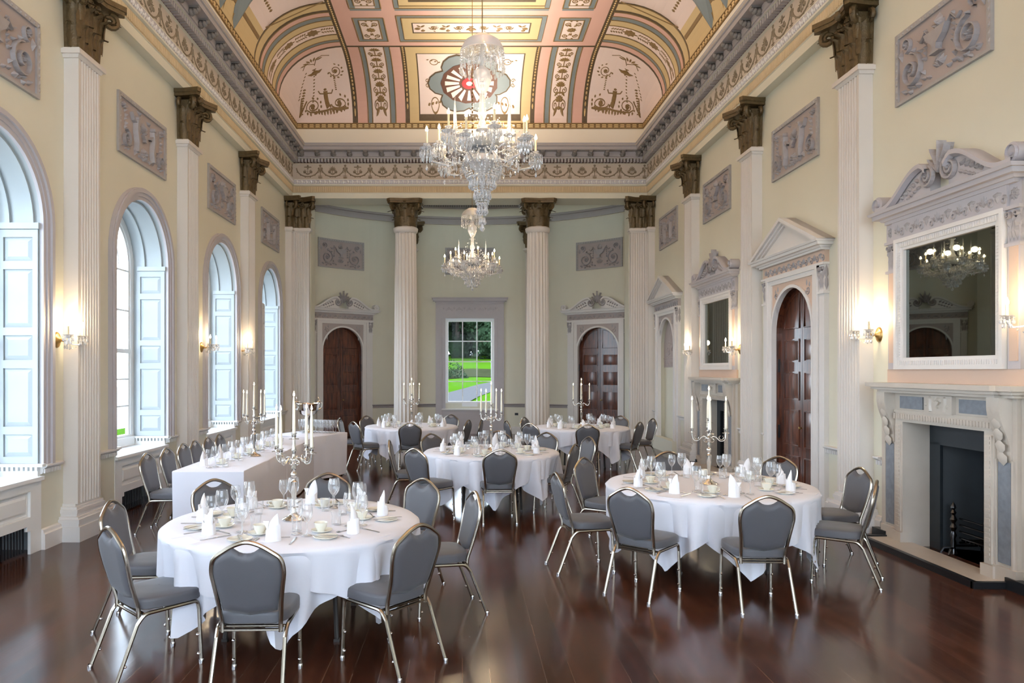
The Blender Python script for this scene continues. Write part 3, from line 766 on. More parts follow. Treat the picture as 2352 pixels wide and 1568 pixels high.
def capital(kind):
    b = M(); z0 = 5.45
    if kind == 'pilaster':
        b.frustum((-.235,.235,0,.165,z0),(-.27,.27,0,.20,6.06))
        for x in (-.17,0,.17): acanthus(b, (x,.165,z0), pi/2, .17, .27, .10)
        for x in (-.235,-.085,.085,.235): acanthus(b, (x,.17,z0+.12), pi/2, .16, .38, .15)
        for s in (-1,1):
            acanthus(b, (s*.24,.09,z0), 0 if s > 0 else pi, .15, .27, .08); acanthus(b, (s*.245,.09,z0+.14), 0 if s > 0 else pi, .15, .36, .12)
            volute(b, (s*.31,.25,6.0), pi/4 if s > 0 else 3*pi/4, .095, .038)
            acanthus(b, (s*.25,.19,z0+.30), pi/4 if s > 0 else 3*pi/4, .12, .24, .17)
            volute(b, (s*.07,.22,6.03), 0 if s > 0 else pi, .055, .02)
            volute(b, (s*.29,.06,6.0), 0 if s > 0 else pi, .075, .03)
        P = [(-.36,0),(-.36,.10),(-.42,.37),(-.36,.40),(-.15,.285),(0,.265),(.15,.285),(.36,.40),(.42,.37),(.36,.10),(.36,0)]
        b.prism(P, lambda p,q,d: (p,q,d), 6.09, 6.14); b.prism([(x*1.04,y*1.05) for x,y in P], lambda p,q,d: (p,q,d), 6.14, 6.20)
        b.lathe([(.001,.07),(.05,.05),(.06,0),(.04,-.04),(.001,-.06)], 8, (0,.27,6.13))
        for s in (-1,0,1): b.bead((s*.13,.23,5.98), .035, 7)
    else:
        z0 = 5.52
        b.lathe([(.27,0),(.27,.3),(.29,.45),(.34,.56)], 20, (0,0,z0))
        for i in range(8): a = pi*i/4+pi/8; acanthus(b, (.275*cos(a),.275*sin(a),z0), a, .22, .25, .10)
        for i in range(8): a = pi*i/4; acanthus(b, (.275*cos(a),.275*sin(a),z0+.10), a, .20, .34, .16)
        for i in range(4):
            a = pi/4+pi*i/2
            volute(b, (.42*cos(a),.42*sin(a),6.02), a, .09, .04); acanthus(b, (.30*cos(a),.30*sin(a),z0+.28), a, .14, .22, .19)
            volute(b, (.36*cos(a-.55),.36*sin(a-.55),6.03), a+pi/2, .055, .02); volute(b, (.36*cos(a+.55),.36*sin(a+.55),6.03), a-pi/2, .055, .02)
            b.bead((.35*cos(a+pi/4),.35*sin(a+pi/4),6.12), .06, 8)
        P = []
        for i in range(4):
            a = pi/4+pi*i/2
            for da, r in ((-.10,.56),(.10,.56),(.5,.42),(pi/4,.385),(pi/2-.5,.42)): P.append((r*cos(a+da), r*sin(a+da)))
        b.prism(P, lambda p,q,d: (p,q,d), 6.09, 6.14); b.prism([(x*1.04,y*1.04) for x,y in P], lambda p,q,d: (p,q,d), 6.14, 6.20)
    return b
CAPM = {k: mesh('capital', capital(k), 'bronze', 40) for k in ('pilaster','column')}
def pil_shaft():
    b = M(); w0, w1, d = .255, .238, .165
    def sec(w, z):
        P = [(-w,0,z),(-w,d,z)]; n = 7; m = .035; fw = (2*w-2*m)/n
        for i in range(n):
            c = -w+m+fw*(i+.5); r = fw*.40
            P += [(c+r*cos(pi-pi*k/6), d-.026*sin(pi*k/6), z) for k in range(7)]
        return P+[(w,d,z),(w,0,z)]
    A = sec(w0,.40); C = sec(w1,5.36); n = len(A)
    b.add(A+C, [(i,i+1,n+i+1,n+i) for i in range(n-1)][::1])
    b.frustum((-.26,.26,0,.17,5.34),(-.275,.275,0,.185,5.375)); b.frustum((-.30,.30,0,.21,5.375),(-.30,.30,0,.21,5.43)); b.frustum((-.275,.275,0,.19,5.43),(-.26,.26,0,.18,5.455))
    return b
def pil_base():
    b = M(); b.box(-.36,.36,0,.24,0,.165)
    for z0,z1,e in ((.165,.20,.345),(.20,.245,.355),(.245,.27,.335),(.27,.305,.305),(.305,.345,.315),(.345,.375,.30),(.375,.405,.27)):
        b.frustum((-e,e,0,e-.125,z0),(-e,e,0,e-.125,z1))
    return b
PS, PBm = mesh('shaft', pil_shaft(), 'shaft', 35), mesh('base', pil_base(), 'white', 0)
def pilaster(wall, c, label, group, d=0.0):
    t = thing('pilaster', label, 'pilaster', group=group, kind='structure'); onto(t, wall, c, d)
    obj('base', PBm, None, t); obj('shaft', PS, None, t); obj('capital', CAPM['pilaster'], None, t, label='bronzed leafy capital')
    return t
for i, c in enumerate(PIL_L): pilaster('L', c, 'fluted pilaster on the window wall, %s from the camera' % ('first','second','third')[i], 'fluted pilasters of the window wall')
for i, c in enumerate(PIL_R): pilaster('R', c, 'fluted pilaster on the fireplace wall, %s from the camera' % ('first','second','third')[i], 'fluted pilasters of the fireplace wall')
pilaster('R', 5.55, 'fluted pilaster on the fireplace wall at the right edge of the picture', 'fluted pilasters of the fireplace wall')
pilaster('L', 5.15, 'fluted pilaster on the window wall beside the nearest window', 'fluted pilasters of the window wall')
# corner piers of the column screen
for s, x in ((-1, -4.10), (1, 4.48)):
    w = 'left' if s < 0 else 'right'
    pilaster('E', x, 'fluted corner pilaster at the %s end of the column screen' % w, 'corner pilasters of the column screen', d=.165)
    o = pilaster('L' if s < 0 else 'R', YE-.06, 'fluted corner pilaster where the %s wall meets the column screen' % ('window' if s < 0 else 'fireplace'), 'corner pilasters of the column screen')
    b = M(); xx = (XL, -3.84) if s < 0 else (4.22, XR); b.box(xx[0], xx[1], YE+.02, YE+.5, 0, 6.2); struct('pier', b, 'wall', smooth=0, label='%s pier of the column screen' % w)
for s in (-1, 1): pilaster('A', s*.335+.005, 'fluted pilaster on the apse wall %s of the far window' % ('left' if s < 0 else 'right'), 'apse pilasters behind the columns')
# two free-standing columns
def col_shaft():
    b = M(); n = 20; zs = [.40,1.5,3,4.4,5.40]; rs = [.305,.302,.293,.28,.268]; secs = []
    for z, r in zip(zs, rs):
        P = []
        for i in range(n):
            a0 = 2*pi*i/n
            for k in range(6):
                a = a0+2*pi/n*k/6; q = 0 if k == 0 else .030*sin(pi*k/6)
                P.append(((r-q)*cos(a), (r-q)*sin(a), z))
        secs.append(P)
    m = 6*n; vs = sum(secs, [])
    b.add(vs, [(j*m+i, j*m+(i+1)%m, (j+1)*m+(i+1)%m, (j+1)*m+i) for j in range(len(zs)-1) for i in range(m)])
    b.lathe([(.27,5.38),(.30,5.41),(.315,5.45),(.32,5.50),(.28,5.53),(.1,5.53)], 28)
    return b
def col_base():
    b = M(); b.box(-.42,.42,-.42,.42,0,.165)
    b.lathe([(.40,.165),(.42,.20),(.42,.22),(.40,.255),(.36,.265),(.35,.29),(.36,.31),(.375,.335),(.36,.36),(.33,.37),(.32,.40),(.2,.41)], 32)
    return b
cs, cb = mesh('shaft', col_shaft(), 'shaft', 35), mesh('base', col_base(), 'white', 35)
YCOL = YE+.22
for x, w in ((-1.452,'left'),(1.931,'right')):
    t = thing('column', 'tall fluted column with bronzed capital standing %s of the far window' % w, 'column', (x,YCOL,0), group='columns of the apse screen', kind='structure')
    obj('base', cb, None, t); obj('shaft', cs, None, t); obj('capital', CAPM['column'], None, t, label='bronzed leafy capital')

# ------------------------------------------------------------------ arched windows
def archband(b, r0, r1, y0, y1, zb, sp, n=24):
    """flat band around an arched opening between half widths r0 and r1"""
    P0 = [(-r0,zb)]+arch_pts(0, r0, sp, n)+[(r0,zb)]; P1 = [(-r1,zb)]+arch_pts(0, r1, sp, n)+[(r1,zb)]
    m = len(P0); vs = [(x,y0,z) for x,z in P0]+[(x,y1,z) for x,z in P0]+[(x,y1,z) for x,z in P1]+[(x,y0,z) for x,z in P1]
    b.add(vs, [(k*m+i, k*m+i+1, ((k+1)%4)*m+i+1, ((k+1)%4)*m+i) for k in range(4) for i in range(m-1)])
def raised(b, fn, u0, u1, z0, z1, h=.012, e=.035):
    """fielded panel on the plane fn(u, z, out)"""
    def fr(a,c,d,f,h0,h1,g):
        vs = [fn(a,d,h0),fn(c,d,h0),fn(c,f,h0),fn(a,f,h0),fn(a+g,d+g,h1),fn(c-g,d+g,h1),fn(c-g,f-g,h1),fn(a+g,f-g,h1)]
        b.add(vs, [(4,5,6,7),(0,1,5,4),(1,2,6,5),(2,3,7,6),(3,0,4,7)])
    fr(u0,u1,z0,z1,0,-h*.9,.012) ; fr(u0+.012,u1-.012,z0+.012,z1-.012,-h*.9,h,e)
def panelled(b, fn, u0, u1, z0, z1, rows, stile=.075, h=.012):
    """stiles, rails and fielded panels: board is fn plane, panels sunk"""
    def bx(a,c,d,f,t):
        vs = [fn(a,d,0),fn(c,d,0),fn(c,f,0),fn(a,f,0),fn(a,d,t),fn(c,d,t),fn(c,f,t),fn(a,f,t)]
        b.add(vs, [(4,5,6,7),(0,1,5,4),(1,2,6,5),(2,3,7,6),(3,0,4,7)])
    bx(u0,u0+stile,z0,z1,.02); bx(u1-stile,u1,z0,z1,.02)
    zz = z0
    for a, c in rows: bx(u0+stile,u1-stile,zz,a,.02); zz = c
    bx(u0+stile,u1-stile,zz,z1,.02)
    b.add([fn(u0,z0,0),fn(u1,z0,0),fn(u1,z1,0),fn(u0,z1,0)], [(0,1,2,3)])
    for a, c in rows:
        u, w = u0+stile+.008, u1-stile-.008; p, q = a+.008, c-.008; e = min(.04, (w-u)*.25, (q-p)*.25)
        vs = [fn(u,p,.002),fn(w,p,.002),fn(w,q,.002),fn(u,q,.002),fn(u+e,p+e,.016),fn(w-e,p+e,.016),fn(w-e,q-e,.016),fn(u+e,q-e,.016)]
        b.add(vs, [(4,5,6,7),(0,1,5,4),(1,2,6,5),(2,3,7,6),(3,0,4,7)])
DEP = .46
SHR = [(.975,1.21),(1.29,1.90),(1.985,2.245),(2.325,2.935),(3.02,3.27)]
def win_meshes():
    d = {}
    b = M(); archband(b, WW, WW+.05, 0, .035, .89, SPR); archband(b, WW+.05, WW+.10, 0, .05, .89, SPR); archband(b, WW+.10, WW+.15, 0, .075, .89, SPR); archband(b, WW+.15, WW+.165, 0, .055, .89, SPR)
    d['architrave'] = (b, 'lilac')
    b = M(); P = [(-WW,.0)]+arch_pts(0, WW, SPR)+[(WW,.0)]; m = len(P)
    b.add([(x,.0,z) for x,z in P]+[(x,-DEP-.14,z) for x,z in P], [(i,i+1,m+i+1,m+i) for i in range(m-1)])
    for y in (-.08,-.33): archband(b, WW-.03, WW+.0, y-.025, y+.025, SPR+.12, SPR, 24)
    for s in (-1,1): b.box(min(s*WW,s*(WW-.035)), max(s*WW,s*(WW-.035)), -DEP+.04, 0.0, SPR-.045, SPR+.02)
    d['reveal'] = (b, 'shut')
    for s in (-1,1):
        b = M(); x = s*(WW-.002)
        fn = lambda u,z,h: (x-s*h, u, z)
        panelled(b, fn, -DEP+.03, -.015, .905, SPR-.05, SHR, .055)
        d['shutter'+('L' if s < 0 else 'R')] = (b, 'shut')
    b = M()                                             # sash: frame, meeting rail and glazing bars
    r = WW-.05; y0, y1 = -DEP-.09, -DEP-.02
    archband(b, r-.055, WW, y0, y1, .80, SPR); archband(b, r-.10, r-.05, y0+.02, y1-.015, .93, SPR)
    b.box(-WW,WW,y0-.003,y1+.003,.80,.94); b.box(-r+.06,r-.06,y0+.01,y1-.005,2.13,2.19)
    for x in (-.235,.235): b.box(x-.012,x+.012,y0+.017,y1-.012,.93,SPR+.62)
    for z in (1.36,1.75,2.75,3.33): b.box(-r+.06,r-.06,y0+.02,y1-.015,z-.012,z+.012)
    b.tube([(.40*cos(a),y0+.035,SPR+.40*sin(a)) for a in [pi*k/14 for k in range(15)]], .012, 4)
    d['sash'] = (b, 'sash')
    b = M(); P = [(-r,.92)]+arch_pts(0, r, SPR)+[(r,.92)]; m = len(P); yg = (y0+y1)/2
    b.add([(x,yg,z) for x,z in P], [list(range(m))]); d['glass'] = (b, 'pane')
    b = M(); b.box(-WW,WW,-DEP-.1,.045,.735,.775); b.box(-WW,WW,-DEP-.02,-DEP+.02,.775,.905)
    for s in (-1,1):
        b.box(min(s*WW,s*(WW-.05)), max(s*WW,s*(WW-.05)), -DEP, .0, .775, .83); b.box(min(s*WW,s*(WW-.07)), max(s*WW,s*(WW-.07)), -DEP, .06, .875, .903)
        for k in range(9): y = -DEP+.03+k*.05; b.box(min(s*WW,s*(WW-.055)), max(s*WW,s*(WW-.055)), y, y+.026, .83, .875)
    d['sill'] = (b, 'sash')
    b = M(); fn = lambda u,z,h: (u, -.02+h, z); y = -.02
    def bx(a,c,d_,f,t=.03): b.box(a,c,y,y+t,d_,f)
    bx(-WW,-.62,0,.735); bx(.62,WW,0,.735); bx(-.62,.62,.64,.735); bx(-.62,.62,.29,.38)
    b.box(-.62,.62,y-.01,y,.38,.64); raised(b, lambda u,z,h: (u,y+h+.005,z), -.60,.60,.40,.62)
    for a, c in ((-.62,-.56),(.56,.62)): b.box(a, c, y, y+.03, .24, .29); 
    d['seat_panel'] = (b, 'sash')
    b = M(); b.box(-.62,.62,-.30,-.28,0,.30)
    for k in range(25): x = -.6+k*.05; b.box(x-.006,x+.006,-.06,-.05,.02,.29)
    d['radiator_grille'] = (b, 'black')
    return d
WM = {k: mesh(k.rstrip('LR'), b, m, 35 if k in ('architrave','reveal','sash') else 0) for k, (b, m) in win_meshes().items()}
PLACE = ['behind the camera','behind the camera, second','nearest the camera at the left edge of the picture','second from the camera, above the window chairs','third from the camera','furthest from the camera, with a half closed shutter']
for i, c in enumerate(WIN_L):
    t = thing('window_%d' % (i+1), 'tall arched sash window %s' % PLACE[i], 'window', group='arched windows of the left wall', kind='structure'); onto(t, 'L', c)
    for k, me in WM.items(): obj(k.rstrip('LR'), me, None, t)
    if i == 5:
        b = M(); b.box(0,.44,-.018,.018,.905,SPR-.05); panelled(b, lambda u,z,h: (u,-.018-h,z), 0, .44, .905, SPR-.05, SHR, .055)
        o = obj('shutter_leaf', b, 'white', t, smooth=0); o.location = (WW-.01,.02,0); o.rotation_euler = (0,0,pi+.17)

# ------------------------------------------------------------------ shared pieces of door cases and overmantels
def frieze_band(b2, y, u0, u1, z0, z1):
    r = Rel(); n = max(5, round((u1-u0)/.16)); w = (u1-u0)/n
    for i in range(n):
        x = u0+(i+.5)*w; zc = (z0+z1)/2; hh = (z1-z0)
        if i % 2: r.palm(x, zc-hh*.2, pi/2, hh*.55, 7, .014)
        else: r.leaf(x, zc-hh*.3, pi/2, hh*.62, w*.4, .016); r.leaf(x, zc+hh*.3, -pi/2, hh*.3, w*.7, .012)
        r.spiral(x-w/2, zc-hh*.22, w*.26, w*.08, 1, pi/2, 1, .007, .012); 
    r.put(b2, lambda x,z,h: (x,y+h,z), mirror=True)
def cornice(b, u, y, z0, z1):
    """moulded cornice returning to the wall: half length u, depth y"""
    st = ((0,.25,-.10,-.10),(.25,.45,-.075,-.06),(.45,.78,-.01,-.01),(.78,1,.015,.03))
    for a, c, e, f in st: b.frustum((-u-e,u+e,0,y+e,z0+(z1-z0)*a),(-u-f,u+f,0,y+f,z0+(z1-z0)*c))
def strip_with_cap(b, b2, s, u0, u1, y, z0, zc, z1):
    """side pilaster strip with a leafy cap between zc and z1"""
    a, c = min(s*u0,s*u1), max(s*u0,s*u1)
    b.box(a,c,0,y,z0,z1); b.box(a-.02,c+.02,0,y+.02,zc-.03,zc); b.box(a-.025,c+.025,0,y+.03,z1-.03,z1)
    r = Rel(); x = (a+c)/2; h = z1-zc-.04
    for t in (-1,0,1): r.leaf(x+t*(c-a)*.3, zc+.01, pi/2+t*.12, h*.75, (c-a)*.42, .022)
    for t in (-1,1): r.leaf(x+t*(c-a)*.2, zc+h*.4, pi/2-t*.25, h*.55, (c-a)*.4, .03); r.spiral(x+t*(c-a)*.33, zc+h*.88, (c-a)*.2, .01, 1.2, -pi/2, -t, .008, .03)
    r.put(b2, lambda p,z,hh: (p,y+hh,z), mirror=True)
    for e in (a, c):
        r = Rel()
        for t in (0,1): r.leaf(y*.5, zc+.01+t*h*.4, pi/2, h*.6, y*.9, .02)
        sg = -1 if e == a else 1
        r.put(b2, lambda p,z,hh: (e+sg*hh,p,z), mirror=(sg < 0))
def swan(b, b2, u, y, z0, zt):
    """swan-neck pediment: scrolled ends, central leafy finial; half length u, base z0, top zt"""
    h = zt-z0; hs = h*.62
    def curve(s): return [(s*(u*(1-t)), z0+.03+hs*((.06+.94*(.5-.5*cos(pi*max(0,min(1,(t-.12)/.64))))) if t < .78 else 1-.55*((t-.78)/.15)**1.4)) for t in [k/22 for k in range(20)]]
    for s in (-1,1):
        P = [p for p in curve(s) if abs(p[0]) > .05]
        b.prism([(s*u*.98,z0)]+P+[(P[-1][0],z0)], lambda p,q,d: (p,d,q), 0, y*.62)
        for i in range(len(P)-1):     # moulded top
            (xa,za),(xb,zb) = P[i],P[i+1]
            b.add([(xa,0,za),(xb,0,zb),(xb,y,zb),(xa,y,za),(xa,y,za-.045),(xb,y,zb-.045),(xa,y*.7,za-.065),(xb,y*.7,zb-.065)], [(0,1,2,3),(3,2,5,4),(4,5,7,6)])
        # end scroll, a rolled-up volute with depth
        c = (s*(u-.02), z0+.10); pts = [(c[0]+s*.085*(1-.75*t/18)*cos(pi*.5+t*.42+pi), c[1]+.085*(1-.75*t/18)*sin(pi*.5+t*.42+pi)) for t in range(19)]
        for i in range(18):
            (xa,za),(xb,zb) = pts[i],pts[i+1]; b.add([(xa,0,za),(xb,0,zb),(xb,y,zb),(xa,y,za)], [(0,1,2,3),(3,2,1,0)])
        b.lathe([(.001,0),(.075,0),(.075,.001)], 14)if False else None
        P2 = [(c[0]+.085*cos(2*pi*k/14), c[1]+.085*sin(2*pi*k/14)) for k in range(14)]
        b.prism(P2, lambda p,q,d: (p,d,q), 0, y*.85)
        r = Rel(); r.spiral(c[0], c[1], .075, .015, 1.8, pi/2, -s, .012, .03); r.disc(c[0], c[1], .022, .035, 8)
        # inner big scroll with leaves
        xi = s*u*.17; zi = z0+hs*.62
        r.spiral(xi, zi, hs*.36, .02, 1.7, pi/2+s*.5, s, .020, .035); r.rosette(xi, zi, hs*.17, 7, .04)
        for k in range(5): r.leaf(s*(u*.30+k*u*.065), zi-.02-k*hs*.085, (pi-.55) if s < 0 else .55, hs*.30*(1-.1*k), hs*.15, .035); r.leaf(s*(u*.28+k*u*.06), zi-.06-k*hs*.08, (pi+.4) if s < 0 else -.4, hs*.24*(1-.1*k), hs*.12, .03)
        r.put(b2, lambda p,q,hh: (p,y*.64+hh,q), mirror=True)
    for a, L in ((pi/2,.50),(pi/2+.34,.44),(pi/2-.34,.44),(pi/2+.75,.36),(pi/2-.75,.36)):
        n = 8; x0, zz = 0, z0+hs*.62
        vs = []
        for k in range(n+1):
            t = k/n; q = a+(t**3)*(1.6 if a > pi/2+.1 else (-1.6 if a < pi/2-.1 else 0)); p = (x0+cos(a)*L*h*1.15*t+(cos(q)-cos(a))*.05, zz+sin(a)*L*h*1.25*t)
            w = .045*sin(pi*min(1,.15+.85*t))*(1 if k % 2 else .7)
            vs += [(p[0]-sin(a)*w, y*.45, p[1]+cos(a)*w),(p[0], y*.8, p[1]),(p[0]+sin(a)*w, y*.45, p[1]-cos(a)*w),(p[0], y*.2, p[1])]
        b2.add(vs, [(4*k+j, 4*k+(j+1)%4, 4*k+4+(j+1)%4, 4*k+4+j) for k in range(n) for j in range(4)])
def tri_pediment(b, u, y, z0, zt):
    P = [(-u,z0),(u,z0),(0,zt)]
    b.prism(P, lambda p,q,d: (p,d,q), 0, y*.55)
    L = hypot(u, zt-z0); nx, nz = (zt-z0)/L, u/L
    for s in (-1,1):
        for e, f, dy in ((0,.05,1.0),(.05,.085,.85),(.085,.11,.7)):
            A = [(s*u-s*nx*0, z0),(0,zt)]
            q = [(s*u, z0-e*nz*0+(-e)/nz*0), (0, zt)]
            a0 = (s*(u-e/nx*1.0), z0); a1 = (0, zt-e/nz); c0 = (s*(u-f/nx*1.0), z0); c1 = (0, zt-f/nz)
            b.prism([a0,a1,c1,c0], lambda p,q_,d: (p,d,q_), 0, y*dy)
def door_case(b, b2, b3, top):
    """white architrave with spandrels around an arched opening of half width .66, side strips, frieze, cornice, pediment"""
    r, sp = .655, 2.44
    P = [(-.80,0),(-.80,3.30),(.80,3.30),(.80,0)]
    # spandrel face
    A = arch_pts(0, r, sp, 20)
    for (x0,z0),(x1,z1) in zip(A, A[1:]): b3.add([(x0,.05,z0),(x1,.05,z1),(x1,.05,3.20),(x0,.05,3.20)], [(3,2,1,0)])
    archband(b, r-.025, r+.02, .0, .075, 0, sp, 20)
    for s in (-1,1):
        b.box(min(s*.655,s*.81), max(s*.655,s*.81), 0, .07, 0, 3.17); b.box(min(s*.755,s*.82), max(s*.755,s*.82), 0, .09, 0, 3.30)
        b.box(min(s*.65,s*.82), max(s*.65,s*.82), 0, .10, 0, .22)
        strip_with_cap(b, b2, s, .83, .97, .06, 0, 2.92, 3.30)
        rr = Rel(); rr.spiral(s*.50, 2.98, .06, .02, 1.2, 0, s, .008); rr.leaf(s*.50, 2.90, -pi/2, .2, .05); rr.leaf(s*.46, 3.04, pi/2, .1, .05); rr.leaf(s*.54, 3.02, pi/2, .08, .05); rr.put(b2, lambda p,z,h: (p,.05+h,z), mirror=True)
    b.box(-.82,.82,0,.072,3.17,3.235); b.box(-.82,.82,0,.093,3.235,3.302)
    b3.box(-.98,.98,0,.06,3.30,3.47); frieze_band(b2, .06, -.94, .94, 3.31, 3.46)
    cornice(b, 1.10, .22, 3.46, 3.58)
    if top == 'tri': tri_pediment(b, 1.15, .24, 3.58, 4.08)
    else: swan(b, b2, 1.08, .17, 3.57, 4.08)
def door_leaf(s):
    b = M(); r, sp = .655, 2.44
    x0, x1 = (-r,-.004) if s < 0 else (.004,r)
    ya = -.10
    P = [(x,z) for x,z in arch_pts(0, r, sp, 28) if (x < -.003 if s < 0 else x > .003)]
    poly = ([(-r,0.01)]+P+[(-.004,sp+r-.005),(-.004,.01)]) if s < 0 else ([(.004,.01),(.004,sp+r-.005)]+P+[(r,.01)])
    b.prism(poly, lambda p,q,d: (p,d,q), ya-.04, ya)
    fn = lambda u,z,h: (u,ya+h,z)
    u0, u1 = (x0+.095, x1-.075) if s < 0 else (x0+.075, x1-.095)
    for z0, z1 in ((.16,.62),(.76,1.30),(1.44,1.86),(2.0,2.34)):
        for e, w in ((0,.018),):
            for (a,c,d,f) in ((u0,u1,z0,z0+w),(u0,u1,z1-w,z1),(u0,u0+w,z0+w,z1-w),(u1-w,u1,z0+w,z1-w)): b.box(a,c,ya-.001,ya+.014,d,f)
        e = .05; vs = [fn(u0+.03,z0+.03,0),fn(u1-.03,z0+.03,0),fn(u1-.03,z1-.03,0),fn(u0+.03,z1-.03,0),fn(u0+.03+e,z0+.03+e,.013),fn(u1-.03-e,z0+.03+e,.013),fn(u1-.03-e,z1-.03-e,.013),fn(u0+.03+e,z1-.03-e,.013)]
        b.add(vs, [(4,5,6,7),(0,1,5,4),(1,2,6,5),(2,3,7,6),(3,0,4,7)])
    # quarter-round top panel
    rr = r-.10; pts = [(s*rr*cos(t), sp+.06+(rr)*sin(t)*.93) for t in [pi/2*k/10 for k in range(11)]]
    inner = s*.075
    pp = [(inner, sp+.06)]+[(max(p[0],inner) if s > 0 else min(p[0],inner), p[1]) for p in pts[:-1]]+[(inner, sp+.06+.93*sqrt(max(0,rr*rr-.075**2)))]
    b.tube([(x,ya+.004,z) for x,z in pp], .012, 6, closed=True)
    b.box(min(x0,x1),max(x0,x1),ya-.001,ya+.008,.02,.12)
    return b
def door(n, wall, c, top, label, kind='door'):
    t = thing('door_%d' % n, label, 'door', kind='structure'); onto(t, wall, c, .09 if wall == 'A' else 0)
    b, b2, b3 = M(), M(), M(); door_case(b, b2, b3, top)
    obj('door_case', b, 'white', t, smooth=30); obj('carving', b2, 'relief', t, smooth=0); obj('spandrel', b3, 'peach' if wall == 'R' else 'plaque', t, smooth=0)
    return t
def leaves(t):
    for s in (-1,1):
        l = obj('door_leaf', door_leaf(s), 'mahog', t, smooth=30)
        if s < 0: h = M(); h.lathe([(.001,.03),(.02,.025),(.024,.01),(.012,0),(.012,-.02)], 10); k = obj('knob', h, 'brass', l); k.location = (-.06,-.05,1.05); k.rotation_euler = (-pi/2,0,0)
        for z in (.95, 1.95):
            g = M(); g.box(s*.655-.02,s*.655+.02,-.06,-.035,z-.10,z+.10); obj('hinge', g, 'black', l, smooth=0)
    b = M(); r, sp = .655, 2.44; P = [(-r,0)]+arch_pts(0, r, sp)+[(r,0)]; m = len(P)
    b.add([(x,.05,z) for x,z in P]+[(x,-.25,z) for x,z in P], [(i,i+1,m+i+1,m+i) for i in range(m-1)]); b.add([(x,-.25,z) for x,z in P], [list(range(m))])
    obj('reveal', b, 'mahog', t, smooth=0)
leaves(door(1, 'R', DOOR_R, 'tri', 'dark mahogany double door under a triangular pediment on the fireplace wall'))
leaves(door(2, 'A', -TH_D, 'swan', 'dark mahogany arched door left of the columns under a scrolled pediment'))
leaves(door(3, 'A', TH_D, 'swan', 'dark mahogany arched door right of the columns under a scrolled pediment'))
t = thing('niche', 'shallow arched niche under a triangular pediment at the far end of the fireplace wall', 'niche', kind='structure'); onto(t, 'R', NICHE)
b, b2, b3 = M(), M(), M(); door_case(b, b2, b3, 'tri')
obj('niche_case', b, 'white', t, smooth=30); obj('carving', b2, 'relief', t, smooth=0); obj('spandrel', b3, 'plaque', t, smooth=0)
b = M(); b3 = M(); r, sp = .655, 2.44; n = 20
for (x0,z0),(x1,z1) in zip([(-r,.22)]+arch_pts(0,r,sp,n)+[(r,.22)], arch_pts(0,r,sp,n)+[(r,.22)]):
    b.add([(x0,.05,z0),(x1,.05,z1),(x1,-.10,z1),(x0,-.10,z0)], [(0,1,2,3)])
b.add([(-r,-.10,.22),(r,-.10,.22),(r,-.10,1.95),(-r,-.10,1.95)], [(3,2,1,0)]); b.box(-.86,.86,0,.16,0,.30)
obj('niche_back', b, 'wall', t, smooth=0)
b3.add([(x,-.085,z) for x,z in [(-r,1.95)]+arch_pts(0,r,sp,n)+[(r,1.95)]], [list(range(n+3))[::-1]])
rr = Rel(); rr.palm(0, 2.5, pi/2, .4, 11); rr.urn(0, 2.4, .2)
for s in (-1,1): rr.scroll(s*.28, 2.35, .15, pi/2, s, .014); rr.leaf(s*.2, 2.7, pi/2+s*.3, .25, .1)
for i in range(-3,4): rr.palm(i*.17, 2.0, pi/2, .12, 5)
rr.stroke([(-r,2.16),(r,2.16)], .02); rr.put(b3, lambda x,z,h: (x,-.085+h,z), mirror=True)
obj('shell_panel', b3, 'plaque', t, smooth=0)

# ------------------------------------------------------------------ far window
t = thing('window_7', 'white sash window of twelve panes in the middle of the apse', 'window', kind='structure'); onto(t, 'A', 0.0, .085)
b = M(); hw = .74
for s in (-1,1): b.box(min(s*(hw-.02),s*(hw+.10)), max(s*(hw-.02),s*(hw+.10)), -.03, .05, .72, 3.42); b.box(min(s*(hw+.09),s*(hw+.27)), max(s*(hw+.09),s*(hw+.27)), -.04, .08, .0, 3.52); b.box(min(s*(hw+.14),s*(hw+.22)), max(s*(hw+.14),s*(hw+.22)), -.04, .095, .9, 3.4)
b.box(-hw-.27,hw+.27,-.04,.083,3.42,3.84); b.box(-hw-.10,hw+.10,-.04,.09,3.44,3.54)
frieze_band(b, .08, -.85, .85, 3.62, 3.80); cornice(b, hw+.36, .22, 3.84, 4.02)
obj('window_case', b, 'lilac', t, smooth=0)
b = M()
for s in (-1,1): b.box(min(s*hw,s*(hw+.02)), max(s*hw,s*(hw+.02)), -.42, .0, .72, 3.44); b.box(min(s*(hw-.10),s*hw), max(s*(hw-.10),s*hw), -.20,-.10,.80,3.42)
b.box(-hw,hw,-.42,.0,3.41,3.45); b.box(-hw,hw,-.205,-.095,3.33,3.42); b.box(-hw,hw,-.22,-.08,.80,.95); b.box(-hw-.1,hw+.1,-.40,.10,.70,.74)
y0, y1 = -.17,-.13; gx = hw-.10
for i in (1,2): x = -gx+2*gx*i/3; b.box(x-.014,x+.014,y0-.003,y1+.003,.94,3.34)
for z in (1.545,2.14,2.745): b.box(-gx,gx,y0,y1,z-(.02 if z == 2.14 else .014),z+.014)
obj('sash', b, 'sash', t, smooth=0)
b = M(); b.add([(-gx,-.15,.94),(gx,-.15,.94),(gx,-.15,3.34),(-gx,-.15,3.34)], [(0,1,2,3)]); obj('glass', b, 'pane', t, smooth=0)
b = M(); b.box(-hw-.09,hw+.09,-.05,.06,.0,.70); b.box(-hw+.1,hw-.1,.06,.075,.12,.6); obj('apron', b, 'lilac', t, smooth=0)
b = M(); b.box(-.05,.05,0,.012,.0,.07); o = tag(obj('wall_socket', b, 'black', smooth=0), 'dark socket plate low on the apse wall right of the far window', 'socket'); onto(o, 'A', .245); o.location.z = .55

